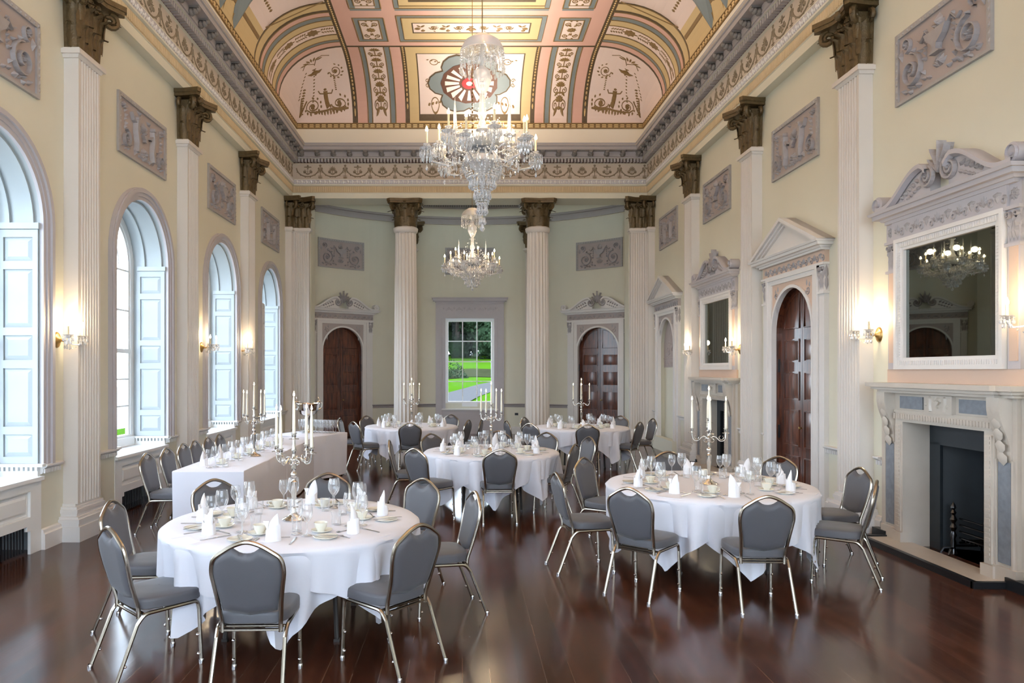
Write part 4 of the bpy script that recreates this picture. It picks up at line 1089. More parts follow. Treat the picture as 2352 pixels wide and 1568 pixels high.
# ------------------------------------------------------------------ stucco plaques
def plaque_ornament(k, w, h):
    r = Rel(); rnd = random.Random(k)
    if k % 2 == 0:
        r.urn(0, .02, .34, .03)
        for s in (-1,1):
            r.scroll(s*w*.30, -h*.14, h*.24, pi/2, s, .013, .022); r.spiral(s*w*.36, h*.26, h*.11, .01, 1.4, -pi/2, -s, .010, .018)
            for i in range(6): r.leaf(s*(w*.08+i*w*.055), -h*.38+.02*sin(i*2), (.35 if s > 0 else pi-.35), .09, .045, .02); r.leaf(s*w*.14, h*.30-i*.055, -pi/2+s*.3, .055, .03, .018)
            r.leaf(s*w*.43, h*.08, pi/2, .14, .05, .02); r.rosette(s*w*.36, h*.26, .05, 6, .02)
            r.stroke([(s*.10,.10),(s*.2,.2),(s*.28,.12),(s*.33,.16)], .009, .016)
        for i in range(5): r.leaf(0, -h*.30, pi/2+(i-2)*.5, .13, .05, .02)
    else:
        for s in (-1,1):     # draped figures with garlands
            x = s*w*.17
            r.disc(x, h*.24, .038, .03, 9); r.stroke([(x,h*.20),(x+s*.015,h*.02),(x-s*.02,-h*.18),(x,-h*.34)], .055, .028, .035)
            r.stroke([(x,h*.15),(x+s*.10,h*.18),(x+s*.15,h*.29)], .017, .022); r.stroke([(x,h*.13),(x-s*.09,h*.02)], .017, .022)
            r.leaf(x-s*.02, -h*.30, -pi/2+.5, .1, .05, .02); r.leaf(x+s*.03, -h*.26, -pi/2-.4, .1, .06, .02)
            r.scroll(s*w*.36, -h*.22, h*.15, pi/2, s, .010, .02)
            for i in range(6): r.leaf(s*w*.36, h*.36-i*.055, -pi/2+s*.5*(i % 2), .07, .04, .02)
            r.palm(s*w*.40, h*.28, pi/2, .09, 5, .02)
            r.leaf(s*w*.06, h*.34, s*.4 if s > 0 else pi+.4, .13, .05, .02)
        r.rosette(0, -h*.30, .10, 9, .026); r.palm(0, h*.08, pi/2, .16, 7, .022); r.urn(0, -.02, .13, .022)
        for i in range(7): r.leaf(-.15+.05*i, -h*.40, pi/2, .06, .04, .018)
    return r
def plaque(k, wall, c, zc, w, h, label, ang=0):
    t = thing('plaque', label, 'wall plaque', group='stucco relief plaques'); onto(t, wall, c); t.location.z = zc
    R = AR if wall == 'A' else None
    yb = (lambda x: -(R-sqrt(R*R-x*x))) if R else (lambda x: 0)
    yb2 = (lambda x: (R-sqrt(R*R-x*x))) if R else (lambda x: 0)
    n = 8; xs = [-w/2+w*i/n for i in range(n+1)]; b = M()
    for a, e in zip(xs, xs[1:]): b.add([(a,.012+yb2(a),-h/2),(e,.012+yb2(e),-h/2),(e,.012+yb2(e),h/2),(a,.012+yb2(a),h/2)], [(3,2,1,0)])
    obj('ground', b, 'plaque', t, smooth=0)
    b = M(); m = .055
    def bar(x0,x1,z0,z1):
        k2 = n if x1-x0 > .3 else 1
        for i in range(k2):
            a = x0+(x1-x0)*i/k2; e = x0+(x1-x0)*(i+1)/k2
            b.add([(a,yb2(a),z0),(e,yb2(e),z0),(e,yb2(e),z1),(a,yb2(a),z1),(a,.035+yb2(a),z0),(e,.035+yb2(e),z0),(e,.035+yb2(e),z1),(a,.035+yb2(a),z1)], [(7,6,5,4),(4,5,1,0),(7,3,2,6),(0,3,7,4),(5,6,2,1)])
    bar(-w/2,w/2,-h/2,-h/2+m*.6); bar(-w/2,w/2,h/2-m,h/2); bar(-w/2,-w/2+m,-h/2+m*.6,h/2-m); bar(w/2-m,w/2,-h/2+m*.6,h/2-m)
    rr = Rel()
    for i in range(int(w/.075)): rr.leaf(-w/2+.04+i*.075, h/2-m+.004, pi/2+.4, .045, .035, .012)
    for i in range(int(h/.075)-1):
        for s in (-1,1): rr.leaf(s*(w/2-m/2), -h/2+.06+i*.075, pi/2+.3, .06, .035, .012)
    rr.put(b, lambda x,z,hh: (x,.036+hh+yb2(x),z), mirror=True)
    obj('frame', b, 'plaque_fr', t, smooth=0)
    b = M(); plaque_ornament(k, w, h).put(b, lambda x,z,hh: (x,.013+hh*2.2+yb2(x),z), mirror=True)
    obj('relief', b, 'relief', t, smooth=0)
names = ['above the nearest window, cut by the left edge','above the second arched window','above the third arched window','above the furthest arched window']
for i, c in enumerate(WIN_L[2:]): plaque(i, 'L', c, 5.08, 1.50, .78, 'grey stucco relief plaque '+names[i])
names = ['above the nearer mirror, cut by the top edge','above the mahogany door of the fireplace wall','above the further mirror','above the niche']
for i, c in enumerate((7.33, 10.55, 13.78, 17.0)): plaque(i, 'R', c, 5.16, 1.46, .78, 'pinkish stucco relief plaque '+names[i])
for i, (th, nm) in enumerate(((-TH_D,'above the left apse door'),(0.0,'above the far window, behind the further chandelier'),(TH_D,'above the right apse door'))):
    plaque(0 if i != 1 else 2, 'A', th, 5.12, 1.46, .80, 'grey stucco relief plaque '+nm)
# ================================================================== FIREPLACES AND MIRRORS
def console(b, b2, s, u0, u1, y, z0, z1):
    """scrolled bracket"""
    a, c = min(s*u0,s*u1), max(s*u0,s*u1)
    P = []
    for k in range(15):
        t = k/14; P.append((y*(1.0-.50*t+.10*sin(t*pi*1.9)), z1-(z1-z0)*t))
    P = [(0,z1)]+P+[(0,z0)]
    b.prism(P, lambda p,q,d: (d,p,q), a, c)
    r = Rel(); m = (a+c)/2
    for i in range(5): r.leaf(m, z1-.05-i*(z1-z0)*.19, -pi/2, (z1-z0)*.24, (c-a)*.8, .02)
    r.put(b2, lambda p,q,h: (p, y*(1.0-.50*((z1-q)/(z1-z0)))+h+.01, q), mirror=True)
def fire_surround():
    d = {}; W, HH = .61, 1.33
    b, b2 = M(), M()
    for s in (-1,1):
        q = lambda u,w: (min(s*u,s*w), max(s*u,s*w))
        b.box(*q(W,.74),0,.10,0,1.33); b.box(*q(W+.02,.72),0,.115,.16,1.30); b.box(*q(W-.01,.76),0,.13,0,.15)
        for k in range(26): z = .19+k*.043; b.box(*q(W+.035,.705),.11,.122,z,z+.024)
        b.box(*q(.74,.98),0,.08,0,1.64); b.box(*q(.73,1.0),0,.11,0,.17); b.box(*q(.745,.76),0,.10,.17,1.1); b.box(*q(.935,.955),0,.10,.17,1.1)
        b.box(*q(.98,1.09),0,.045,0,1.64)
        console(b, b2, s, .775, .925, .20, 1.10, 1.64)
    b.box(-.74,.74,0,.10,1.33,1.44); b.box(-.735,.735,0,.125,1.36,1.42); b.box(-.98,.98,0,.083,1.44,1.66); b.box(-.76,.76,0,.105,1.43,1.455); b.box(-.76,.76,0,.105,1.625,1.66)
    for k in range(34): x = -.70+k*.0425; b.box(x-.010,x+.010,.12,.135,1.365,1.415)
    b.box(-.21,.21,0,.125,1.45,1.63)
    r = Rel(); 
    for s in (-1,1): r.stroke([(s*.11,1.60),(s*.115,1.53),(s*.10,1.47)], .025, .02, .018); r.disc(s*.11,1.605,.016,.02,8); r.leaf(s*.05,1.56,pi/2+s*.4,.06,.03,.02); r.leaf(s*.16,1.53,s*.3,.04,.05,.02)
    r.urn(0,1.54,.09,.02); r.put(b2, lambda x,z,h: (x,.125+h,z), mirror=True)
    d['surround'] = (b,'marble'); d['carving'] = (b2,'marble')
    b = M()
    for s in (-1,1):
        q = lambda u,w: (min(s*u,s*w), max(s*u,s*w))
        b.box(*q(.275,.66),.08,.10,1.475,1.605); b.box(*q(.775,.925),.08,.095,.20,1.08)
    d['inlay'] = (b,'bluem')
    b = M()
    for u, y, z0, z1 in ((1.02,.14,1.64,1.67),(1.06,.19,1.67,1.70),(1.10,.23,1.70,1.745)): b.box(-u,u,0,y,z0,z1)
    for u, y, z0, z1 in ((.86,.19,1.64,1.67),(.90,.24,1.67,1.70),(.93,.285,1.70,1.747)): b.box(-u,u,0,y,z0,z1)
    d['mantel_shelf'] = (b,'marble')
    b = M(); D = -.62
    b.add([(-W,0,0),(-W,-.20,0),(-W,-.20,HH),(-W,0,HH),(W,0,0),(W,-.20,0),(W,-.20,HH),(W,0,HH)], [(0,1,2,3),(7,6,5,4),(3,2,6,7)])
    d['slips'] = (b,'marble')
    b = M(); b.box(-W,W,-.22,-.19,1.10,1.34)
    for s in (-1,1): b.box(min(s*W,s*(W-.17)), max(s*W,s*(W-.17)), -.22,-.19,0,1.12)
    b.add([(-W,-.2,0),(-.40,D,0),(-.40,D,1.2),(-W,-.2,1.34),(W,-.2,0),(.40,D,0),(.40,D,1.2),(W,-.2,1.34)], [(0,1,2,3),(7,6,5,4),(1,5,6,2),(3,2,6,7),(0,4,5,1)])
    for k in range(9):
        for j in range(3 if k % 2 else 2): x = -.36+(.0 if k % 2 else .12)+j*.26; b.box(x,x+.245,D,D+.012,.10+k*.105,.10+k*.105+.092)
    d['firebox'] = (b,'soot')
    b = M(); b.box(-.88,.62+.26,.42-.42,.36,0,.045) ; d['hearth'] = (b,'marble')
    return d
FM = {k: mesh(k, b, m, 0 if k != 'carving' else 40) for k, (b, m) in fire_surround().items()}
def grate():
    parts = {}
    b = M()
    for i in range(4): z = .17+i*.065; b.tube([(-.27,.0,z),(.27,.0,z)], .010, 6)
    for s in (-1,1): b.tube([(s*.27,0,.12),(s*.27,-.26,.14)], .012, 6)
    for i in range(9): x = -.24+i*.06; b.tube([(x,0,.15),(x,-.26,.15)], .008, 5)
    b.box(-.28,.28,-.28,-.26,.05,.62); parts['basket'] = (b,'iron')
    for s in (-1,1):
        b = M(); x = s*.31; b.lathe([(.001,.53),(.02,.50),(.028,.47),(.014,.45),(.03,.42),(.016,.395),(.036,.35),(.018,.31),(.036,.27),(.018,.23),(.034,.19),(.02,.15),(.03,.11),(.02,.06),(.045,0)], 12, (x,.04,0))
        b.tube([(x,.04,.08),(x-s*.0,-.25,.08),(x,-.25,0)], .012, 6); b.tube([(x,.04,.06),(x+s*.05,.10,.05),(x+s*.06,.13,0)], .012, 6); b.tube([(x,.04,.06),(x-s*.05,.10,.05),(x-s*.06,.13,0)], .012, 6)
        parts['firedog'+('L' if s < 0 else 'R')] = (b,'iron')
    return parts
GM = {k: mesh(k.rstrip('LR'), b, m, 40) for k, (b, m) in grate().items()}
def overmantel():
    d = {}; g, z0, z1 = .68, 2.015, 3.175
    b = M()
    def fr(e0, e1, y):
        b.box(-g-e1,-g-e0,0,y,z0-e1,z1+e1); b.box(g+e0,g+e1,0,y,z0-e1,z1+e1); b.box(-g-e0,g+e0,0,y,z0-e1,z0-e0); b.box(-g-e0,g+e0,0,y,z1+e0,z1+e1)
    fr(0,.03,.05); fr(.03,.085,.065); fr(.085,.125,.085)
    n = 46
    for i in range(n): x = -g-.05+(2*g+.1)*(i+.5)/n; b.box(x-.007,x+.007,.06,.073,z0-.08,z0-.035); b.box(x-.007,x+.007,.06,.073,z1+.035,z1+.08)
    for i in range(40): z = z0+(z1-z0)*(i+.5)/40; b.box(-g-.08,-g-.035,.06,.073,z-.007,z+.007); b.box(g+.035,g+.08,.06,.073,z-.007,z+.007)
    d['frame'] = (b,'white')
    b = M(); b.box(-g,g,.0,.018,z0,z1); d['mirror_glass'] = (b,'mirror')
    b = M(); b.box(-1.0,1.0,0,.035,1.745,1.89)
    for s in (-1,1): b.box(min(s*.845,s*.945),max(s*.845,s*.945),.045,.052,1.96,2.95)
    d['peach_panel'] = (b,'peach')
    b, b2 = M(), M()
    for s in (-1,1): strip_with_cap(b, b2, s, .82, .97, .045, 1.89, 2.98, 3.30)
    b.box(-.99,.99,0,.05,3.30,3.50); b.box(-.85,.85,0,.075,3.30,3.50)
    frieze_band(b2, .075, -.82, .82, 3.315, 3.485)
    for s in (-1,1): r = Rel(); r.rosette(s*.91,3.40,.06,9,.014); r.put(b2, lambda x,z,h: (x,.05+h,z), mirror=True)
    cornice(b, 1.06, .19, 3.49, 3.63); swan(b, b2, 1.02, .17, 3.63, 4.14)
    d['surround'] = (b,'lilac'); d['carving'] = (b2,'relief')
    return d
OM = {k: mesh(k, b, m, 30 if k != 'carving' else 0) for k, (b, m) in overmantel().items()}
for c, w in zip(FP, ('nearer','further')):
    t = thing('fireplace', 'cream marble fireplace with blue inlay, the %s one on the right wall' % w, 'fireplace', group='marble fireplaces', kind='structure'); onto(t, 'R', c)
    for k, me in FM.items(): obj(k, me, None, t)
    t = thing('overmantel_mirror', 'large white framed mirror with scrolled pediment above the %s fireplace' % w, 'mirror', group='overmantel mirrors'); onto(t, 'R', c)
    for k, me in OM.items(): obj(k, me, None, t)
    t = thing('fire_grate', 'iron fire basket with firedogs in the %s fireplace' % w, 'fire grate', group='fire grates'); onto(t, 'R', c, -.28)
    for k, me in GM.items(): obj(k.rstrip('LR'), me, None, t)
    t = thing('fender', 'low black fender around the hearth of the %s fireplace' % w, 'fender', group='fenders'); onto(t, 'R', c)
    b = M(); b.box(-.90,.90,.36,.41,0,.06); b.box(-.92,-.88,.06,.41,0,.06); b.box(.88,.92,.06,.41,0,.06)
    obj('kerb', b, 'black', t, smooth=0)
    for s in (-1,1): b = M(); b.box(min(s*.90,s*1.14),max(s*.90,s*1.14),.05,.13,0,.10); obj('end_block', b, 'black', t, smooth=0)

# ================================================================== WALL SCONCES
def pan(b, p, r):      # glass drip pan with drops
    b.lathe([(.004,.0),(r*.5,.004),(r,.018),(r*1.02,.022),(r*.5,.010),(.004,.008)], 12, p)
def drops(b, p, r, n, h, rr):
    for i in range(n):
        a = 2*pi*i/n; q = (p[0]+r*cos(a), p[1]+r*sin(a), p[2]+.012)
        b.bead((q[0],q[1],q[2]-.008), .006, 5); b.crystal((q[0],q[1],q[2]-.014), rr, h, 5)
BULB = [(.001,.062),(.006,.05),(.013,.03),(.016,.016),(.012,.003),(.007,0)]
def sconce_parts():
    P = []
    b = M(); b.lathe([(.001,.05),(.018,.045),(.03,.028),(.05,.022),(.062,.012),(.066,0),(.001,0)], 16)
    bb = M(Matrix.Translation((0,0,0)) @ Matrix.Rotation(-pi/2, 4, 'X') @ Matrix.Diagonal((1,1.35,1,1))); bb.lathe([(.001,.05),(.018,.045),(.03,.028),(.05,.022),(.062,.012),(.066,0),(.001,0)], 16)
    P.append(('backplate', bb, 'brass', None))
    b = M(); b.tube([(0,.03,0),(0,.07,-.01),(0,.10,.0)], .012, 6); b.bead((0,.11,0), .022, 8); P.append(('boss', b, 'brass', None))
    for s in (-1,1):
        arm = M(); pts = [(0,.11,0),(s*.05,.14,-.045),(s*.11,.18,-.05),(s*.145,.20,-.01),(s*.15,.205,.03)]
        arm.tube(pts, .0085, 6)
        P.append(('arm', arm, 'crystal', None))
        c = (s*.15,.205,.03); i = len(P)-1
        b = M(); pan(b, c, .055); pan(b, (c[0],c[1],c[2]-.02), .035); P.append(('drip_pan', b, 'crystal', i))
        b = M(); drops(b, c, .05, 9, .05, .010); drops(b, (c[0],c[1],c[2]-.02), .032, 6, .065, .009); P.append(('drops', b, 'crystal', i))
        b = M(); b.lathe([(.012,0),(.011,.10),(.001,.10)], 8, (c[0],c[1],c[2]+.015)); P.append(('candle_tube', b, 'tubew', i))
        b = M(); b.lathe(BULB, 8, (c[0],c[1],c[2]+.115)); P.append(('bulb', b, 'bulb', i))
    b = M()
    for a in (-.6,0,.6): b.tube([(0,.11,.02),(sin(a)*.05,.12,.10),(sin(a)*.03,.12,.19)], [.006,.004,.001], 5)
    for k in range(7): t = k/6; b.bead((-.13+.26*t,.19-.05*sin(pi*t),-.05-.05*sin(pi*t)), .008, 5)
    drops(b, (0,.12,-.03), .03, 5, .07, .011)
    P.append(('crystal_garland', b, 'crystal', None))
    return P
SP = [(n, mesh(n, b, m, 40), i) for n, b, m, i in sconce_parts()]
LIGHTS = []
def sconce(wall, c, z, label):
    t = thing('wall_sconce', label, 'wall light', group='crystal wall sconces'); onto(t, wall, c); t.location.z = z
    made = []
    for n, me, i in SP: made.append(obj(n, me, None, t if i is None else made[i]))
    s = 1 if wall == 'L' else -1; x = t.location.x
    LIGHTS.append((x+s*.24, c, z+.20))
for wall, c, z, l in (('L',7.97,2.21,'crystal wall sconce beside the nearest window at the left'),('L',12.38,2.27,'crystal wall sconce left of the third arched window'),('L',14.50,2.27,'crystal wall sconce right of the third arched window'),
    ('R',8.42,2.29,'crystal wall sconce left of the nearer mirror'),('R',6.02,2.29,'crystal wall sconce right of the nearer mirror, at the picture edge'),('R',14.95,2.24,'crystal wall sconce left of the further mirror'),('R',12.62,2.24,'crystal wall sconce right of the further mirror')):
    sconce(wall, c, z, l)

# ================================================================== CHANDELIERS
def chandelier_parts(short=False):
    """origin at the level of the drip pans; radius about .65"""
    P = []
    b = M(); b.tube([(0,0,1.30),(0,0,2.02)], .006, 6)
    for k in range(30): b.lathe([(.004,-.03),(.017,-.02),(.017,.02),(.004,.03)], 5, (0,0,2.05+k*.085))
    P.append(('chain', b, 'gold', None))
    b = M(); b.lathe([(.03,1.30),(.10,1.29),(.20,1.22),(.24,1.14),(.245,1.11),(.235,1.11),(.18,1.20),(.05,1.26),(.03,1.26)], 20); P.append(('canopy', b, 'crystal', None)); ci = 1
    b = M(); rnd = random.Random(3)
    for i in range(24):
        a = 2*pi*i/24
        for k in range(4): b.bead((.24*cos(a),.24*sin(a),1.09-.028*k), .011, 5)
        b.crystal((.24*cos(a),.24*sin(a),.985), .018, .10, 5)
        for k in range(5): t = (k+1)/6; b.bead(((.24-.19*t)*cos(a),(.24-.19*t)*sin(a),1.13+.15*sin(t*pi/2)), .010, 5)
    for i in range(12):
        a = 2*pi*i/12
        for k in range(5): b.bead((.15*cos(a),.15*sin(a),1.13-.03*k), .010, 5)
        b.crystal((.15*cos(a),.15*sin(a),.99), .016, .09, 5)
    P.append(('canopy_drops', b, 'crystal', 1))
    b = M(); b.lathe([(.02,1.3),(.022,1.0),(.03,.96),(.09,.90),(.10,.80),(.06,.70),(.03,.66),(.035,.5),(.055,.44),(.03,.38),(.05,.30),(.09,.22),(.05,.14),(.03,.08),(.05,.0),(.16,-.04),(.17,-.10),(.10,-.17),(.04,-.22),(.001,-.24)], 16); b.lathe([(.001,-.22),(.03,-.24),(.05,-.28),(.03,-.32),(.02,-.36),(.001,-.40)], 12)
    P.append(('stem', b, 'crystal', None))
    b = M(); b.lathe([(.05,.02),(.16,.05),(.19,.11),(.185,.14),(.17,.14),(.15,.08),(.05,.05)], 18); P.append(('bowl', b, 'bluem', None))
    for i in range(12):
        a = 2*pi*i/12+.13; up = i % 2
        R, z = (.62,0.0) if not up else (.50,.12)
        ca, sa = cos(a), sin(a); L = lambda r, zz: (r*ca, r*sa, zz)
        b = M(); b.tube([L(.10,.06),L(.22,-.10),L(.38,-.16 if not up else -.06),L(R-.07,-.12+z),L(R-.01,-.06+z),L(R,0+z)], .011, 6); P.append(('arm', b, 'crystal', None)); ai = len(P)-1
        c = L(R, z)
        b = M(); pan(b, c, .075); pan(b, (c[0],c[1],c[2]+.045), .035); b.lathe([(.01,0),(.02,.02),(.01,.045)], 8, c); P.append(('drip_pan', b, 'crystal', ai))
        b = M(); drops(b, c, .073, 13, .080, .013); drops(b, c, .048, 8, .13, .013); drops(b, (c[0],c[1],c[2]+.045), .034, 6, .05, .009)
        for k in range(6): b.bead((c[0],c[1],c[2]-.03-.022*k), .009, 5)
        b.crystal((c[0],c[1],c[2]-.155), .016, .07, 5)
        for k in range(9): t = k/8; r = .15+(R-.2)*t; b.bead((r*ca,r*sa,.12+(z-.12)*t-.13*sin(pi*t)-.02), .010, 5)
        P.append(('drops', b, 'crystal', ai))
        b = M(); b.lathe([(.012,0),(.012,.15),(.001,.15)], 8, (c[0],c[1],c[2]+.05)); P.append(('candle_tube', b, 'tubew', ai))
        b = M(); b.lathe(BULB, 8, (c[0],c[1],c[2]+.20)); P.append(('bulb', b, 'bulb', ai))
    for i in range(6):
        a = 2*pi*i/6+.4; R = .34; c = (R*cos(a), R*sin(a), .10); b = M()
        b.tube([(.06*cos(a),.06*sin(a),.16),(.2*cos(a),.2*sin(a),.04),c], .010, 5)
        b.lathe([(.03,.02),(.035,.05),(.015,.08),(.022,.12),(.014,.17),(.016,.22),(.010,.34),(.001,.48)], 6, c); pan(b, (c[0],c[1],c[2]+.03), .07)
        for k in range(12): t = k/12; q = 2*pi*t; b.bead((c[0]+.05*cos(q),c[1]+.05*sin(q),c[2]+.15-.05*(k % 3)), .010, 5)
        drops(b, (c[0],c[1],c[2]+.03), .065, 8, .075, .011)
        P.append(('spire', b, 'crystal', None))
    b = M()
    for r, n, z0, z1, kk in ((.26,26,-.14,-.30,6),(.17,18,-.24,-.36,5)) if short else ((.22,24,-.12,-.30,7),(.14,16,-.26,-.42,6),(.085,11,-.42,-.58,6),(.05,7,-.56,-.70,5)):
        for i in range(n):
            a = 2*pi*i/n
            for k in range(kk): t = k/kk; rr = r*(1-.35*t*t); b.bead((rr*cos(a),rr*sin(a),z0+(z1-z0)*t), .012, 5)
            b.crystal((r*.65*cos(a),r*.65*sin(a),z1), .016, .085, 5)
            b.crystal((r*cos(a),r*sin(a),z0+.02), .016, .07, 5)
        b.tube([(r*cos(2*pi*i/24),r*sin(2*pi*i/24),z0) for i in range(24)], .007, 5, closed=True)
    for i in range(12):     # swags from the stem to the arms
        a = 2*pi*i/12+.13; a2 = a+2*pi/12
        for k in range(10): t = k/9; q = a+(a2-a)*t; b.bead((.56*cos(q),.56*sin(q),.03-.14*sin(pi*t)), .010, 5)
        for k in range(10): t = k/9; b.bead(((.06+.40*t)*cos(a),(.06+.40*t)*sin(a),.62-.42*t-.12*sin(pi*t)), .009, 5)
    for i in range(24):
        a = 2*pi*i/24
        for r_, z_ in ((.40,-.10),(.31,-.06)):
            b.bead((r_*cos(a),r_*sin(a),z_), .011, 5); b.crystal((r_*cos(a),r_*sin(a),z_-.015), .014, .085, 5)
    b.crystal((0,0,-.40 if short else -.74), .03, .12, 7)
    P.append(('crystal_basket', b, 'crystal', None))
    return P
SHORT = [mesh(n, b, m, 25) for n, b, m, i in chandelier_parts(True) if n == 'crystal_basket'][0]
CP = [(n, mesh(n, b, m, 25 if m == 'crystal' else 40), i) for n, b, m, i in chandelier_parts()]
for y, z, w in ((7.0,3.95,'nearer'),(14.0,3.85,'further')):
    t = thing('chandelier', 'large crystal chandelier with lit candle bulbs, the %s of the two' % w, 'chandelier', (.19,y,z), .1, 'crystal chandeliers')
    t.scale = (.87,.87,.87)
    made = []
    for n, me, i in CP: made.append(obj(n, (SHORT if n == 'crystal_basket' and y > 10 else me), None, t if i is None else made[i]))
    b = M(); b.lathe([(.001,0),(.09,-.01),(.07,-.05),(.02,-.07)], 14, (0,0,(9.19-z)/.87)); b.tube([(0,0,4.5),(0,0,(9.15-z)/.87)], .008, 6); obj('ceiling_rose', b, 'gold', t)
    for a in (.4,1.97,3.54,5.11): LIGHTS.append((.19+.36*cos(a), y+.36*sin(a), z+.32))
# ================================================================== CHAIRS
def rounded(pts, r, n=5):
    """polyline with its inner corners rounded"""
    pts = [V(p) for p in pts]; out = [pts[0]]
    for a, p, c in zip(pts, pts[1:], pts[2:]):
        u, w = (a-p), (c-p); rr = min(r, u.length*.45, w.length*.45); u.normalize(); w.normalize()
        A, C = p+u*rr, p+w*rr
        for k in range(n+1): t = k/n; out.append(A*(1-t)**2+p*2*t*(1-t)+C*t*t)
    return out+[pts[-1]]
def back_y(z): return -.165-.115*max(0,(z-.42))/.49-.015*sin(min(1,max(0,(z-.42)/.49))*pi)
def chair_meshes():
    d = {}
    b = M()                                            # back frame
    half = [(.168,.36),(.169,.42),(.184,.58),(.208,.735),(.194,.812),(.082,.885),(0,.912)]
    P = [(x,back_y(z),z) for x,z in half]+[(-x,back_y(z),z) for x,z in half[-2::-1]]
    b.tube(rounded(P, .06), .0135, 8, flat=1.0); d['back_frame'] = (b,'tube',40)
    b = M()                                            # padded back: crowned top with a hand hole, pointed bottom
    hw = [(.455,.0),(.475,.10),(.495,.165),(.58,.188),(.66,.203),(.735,.212),(.79,.200),(.815,.175)]
    cols = [-1,-.93,-.78,-.6,-.46,-.36,-.24,-.12,0,.12,.24,.36,.46,.6,.78,.93,1]; rows = 14
    def ztop(x):
        x = abs(x)
        return .879-.64*(x-.080) if x > .080 else .879-.038*cos(pi/2*(x/.080)**1.3)
    def zbot(x): return .462+.21*abs(x)
    def wid(z):
        for (z0,w0),(z1,w1) in zip(hw, hw[1:]):
            if z <= z1: return w0+(w1-w0)*max(0,(z-z0))/(z1-z0)
        return hw[-1][1]
    def grid(sgn):
        vs = []
        for j in range(rows+1):
            t = j/rows
            for c in cols:
                z0 = .49+.33*t; x = c*wid(min(.80,max(.50,z0)))*(1-.06*(1-t)); 
                x = c*(.156+.040*min(1,t*1.5)-.016*max(0,t-.82)/.18)
                zb, zz = zbot(x), ztop(x); z = zb+(zz-zb)*t
                e = max(abs(c), abs(2*t-1)); th = .020*(1-max(0,(abs(c)-.75)/.25)**2)*(1-max(0,(abs(2*t-1)-.82)/.18)**2)+.004
                vs.append((x, back_y(z)+sgn*th, z))
        return vs
    A, B = grid(1), grid(-1); nC = len(cols); n = len(A)
    fs = [(j*nC+i, j*nC+i+1, (j+1)*nC+i+1, (j+1)*nC+i) for j in range(rows) for i in range(nC-1)]
    fb = [(n+f[3],n+f[2],n+f[1],n+f[0]) for f in fs]
    rim = [i for i in range(nC)]+[j*nC+nC-1 for j in range(1,rows+1)]+[rows*nC+i for i in range(nC-2,-1,-1)]+[j*nC for j in range(rows-1,0,-1)]
    fr = [(rim[k], rim[(k+1)%len(rim)], n+rim[(k+1)%len(rim)], n+rim[k]) for k in range(len(rim))]
    b.add(A+B, [f[::-1] for f in fs]+[f[::-1] for f in fb]+fr); d['backrest'] = (b,'fabric',60)
    b = M()                                            # cushion
    prof = [(.92,.405),(1.0,.415),(1.0,.455),(.985,.472),(.93,.480),(.6,.490),(.01,.494)]
    N = 28; vs = []
    for f, z in prof:
        for i in range(N):
            a = 2*pi*i/N; ca, sa = cos(a), sin(a); k = 1/max(1e-6,(abs(ca)**5+abs(sa)**5))**.2
            x, y = ca*k, sa*k; w = .222 if y > -.2 else .222-.02*(-y)
            vs.append((x*w*f, .035+y*.215*f, z))
    b.add(vs, [(j*N+i, j*N+(i+1)%N, (j+1)*N+(i+1)%N, (j+1)*N+i) for j in range(len(prof)-1) for i in range(N)]+[list(range(N))[::-1]])
    d['seat'] = (b,'fabric',50)
    b = M()
    for s in (-1,1): b.tube(rounded([(s*.205,.205,.34),(s*.205,.195,.397),(s*.200,-.14,.388),(s*.197,-.185,.33)], .05), .0125, 8)
    b.tube([(-.2,.17,.394),(.2,.17,.394)], .010, 6); b.tube([(-.19,-.14,.386),(.19,-.14,.386)], .010, 6); b.tube([(-.18,-.165,.372),(.18,-.165,.372)], .009, 6)
    d['seat_frame'] = (b,'tube',40)
    for nm, x, P in (('leg1',-1,[(-.205,.205,.345),(-.208,.222,.0)]),('leg2',1,[(.205,.205,.345),(.208,.222,.0)]),('leg3',-1,[(-.197,-.182,.335),(-.205,-.315,.0)]),('leg4',1,[(.197,-.182,.335),(.205,-.315,.0)])):
        b = M(); b.tube([P[0], P[1]], .0125, 8); d[nm] = (b,'tube',40)
        b = M(); p = V(P[1]); q = V(P[0])
        b.lathe([(.001,0),(.016,0),(.017,.012),(.014,.02)], 10, p)
        e = p+(q-p)*(.16 if P[1][1] > 0 else .30); sy = -1 if P[1][1] > 0 else 1
        b.bead(e+V((0,.017*sy,0)), .011, 7)
        if P[1][1] > 0: b.bead(p+(q-p)*.52+V((0,.017*sy,0)), .011, 7)
        d[nm+'_foot'] = (b,'chrome',40)
    return d
CM = {k: mesh(k, b, m, sm) for k, (b, m, sm) in chair_meshes().items()}
def make_chair(name='banquet_chair'):
    t = thing(name, 'grey padded banquet chair', 'chair')
    for k in ('seat','backrest','back_frame','seat_frame'): obj(k, CM[k], None, t)
    for k in ('leg1','leg2','leg3','leg4'):
        l = obj('leg', CM[k], None, t); obj('glide', CM[k+'_foot'], None, l)
    return t
PROTO = make_chair(); used_proto = [False]
def put_chair(peak, face, label, group):
    """peak: ground point under the top of the backrest; face: direction the sitter looks"""
    f = V(face).normalized(); loc = V((peak[0],peak[1],0))+V((f.x,f.y,0))*.285; rz = atan2(-f.x, f.y)
    if used_proto[0]: return dup(PROTO, loc, rz, label, group)
    used_proto[0] = True; PROTO.location = loc; PROTO.rotation_euler = (0,0,rz); PROTO['label'] = label; PROTO['group'] = group
    return PROTO

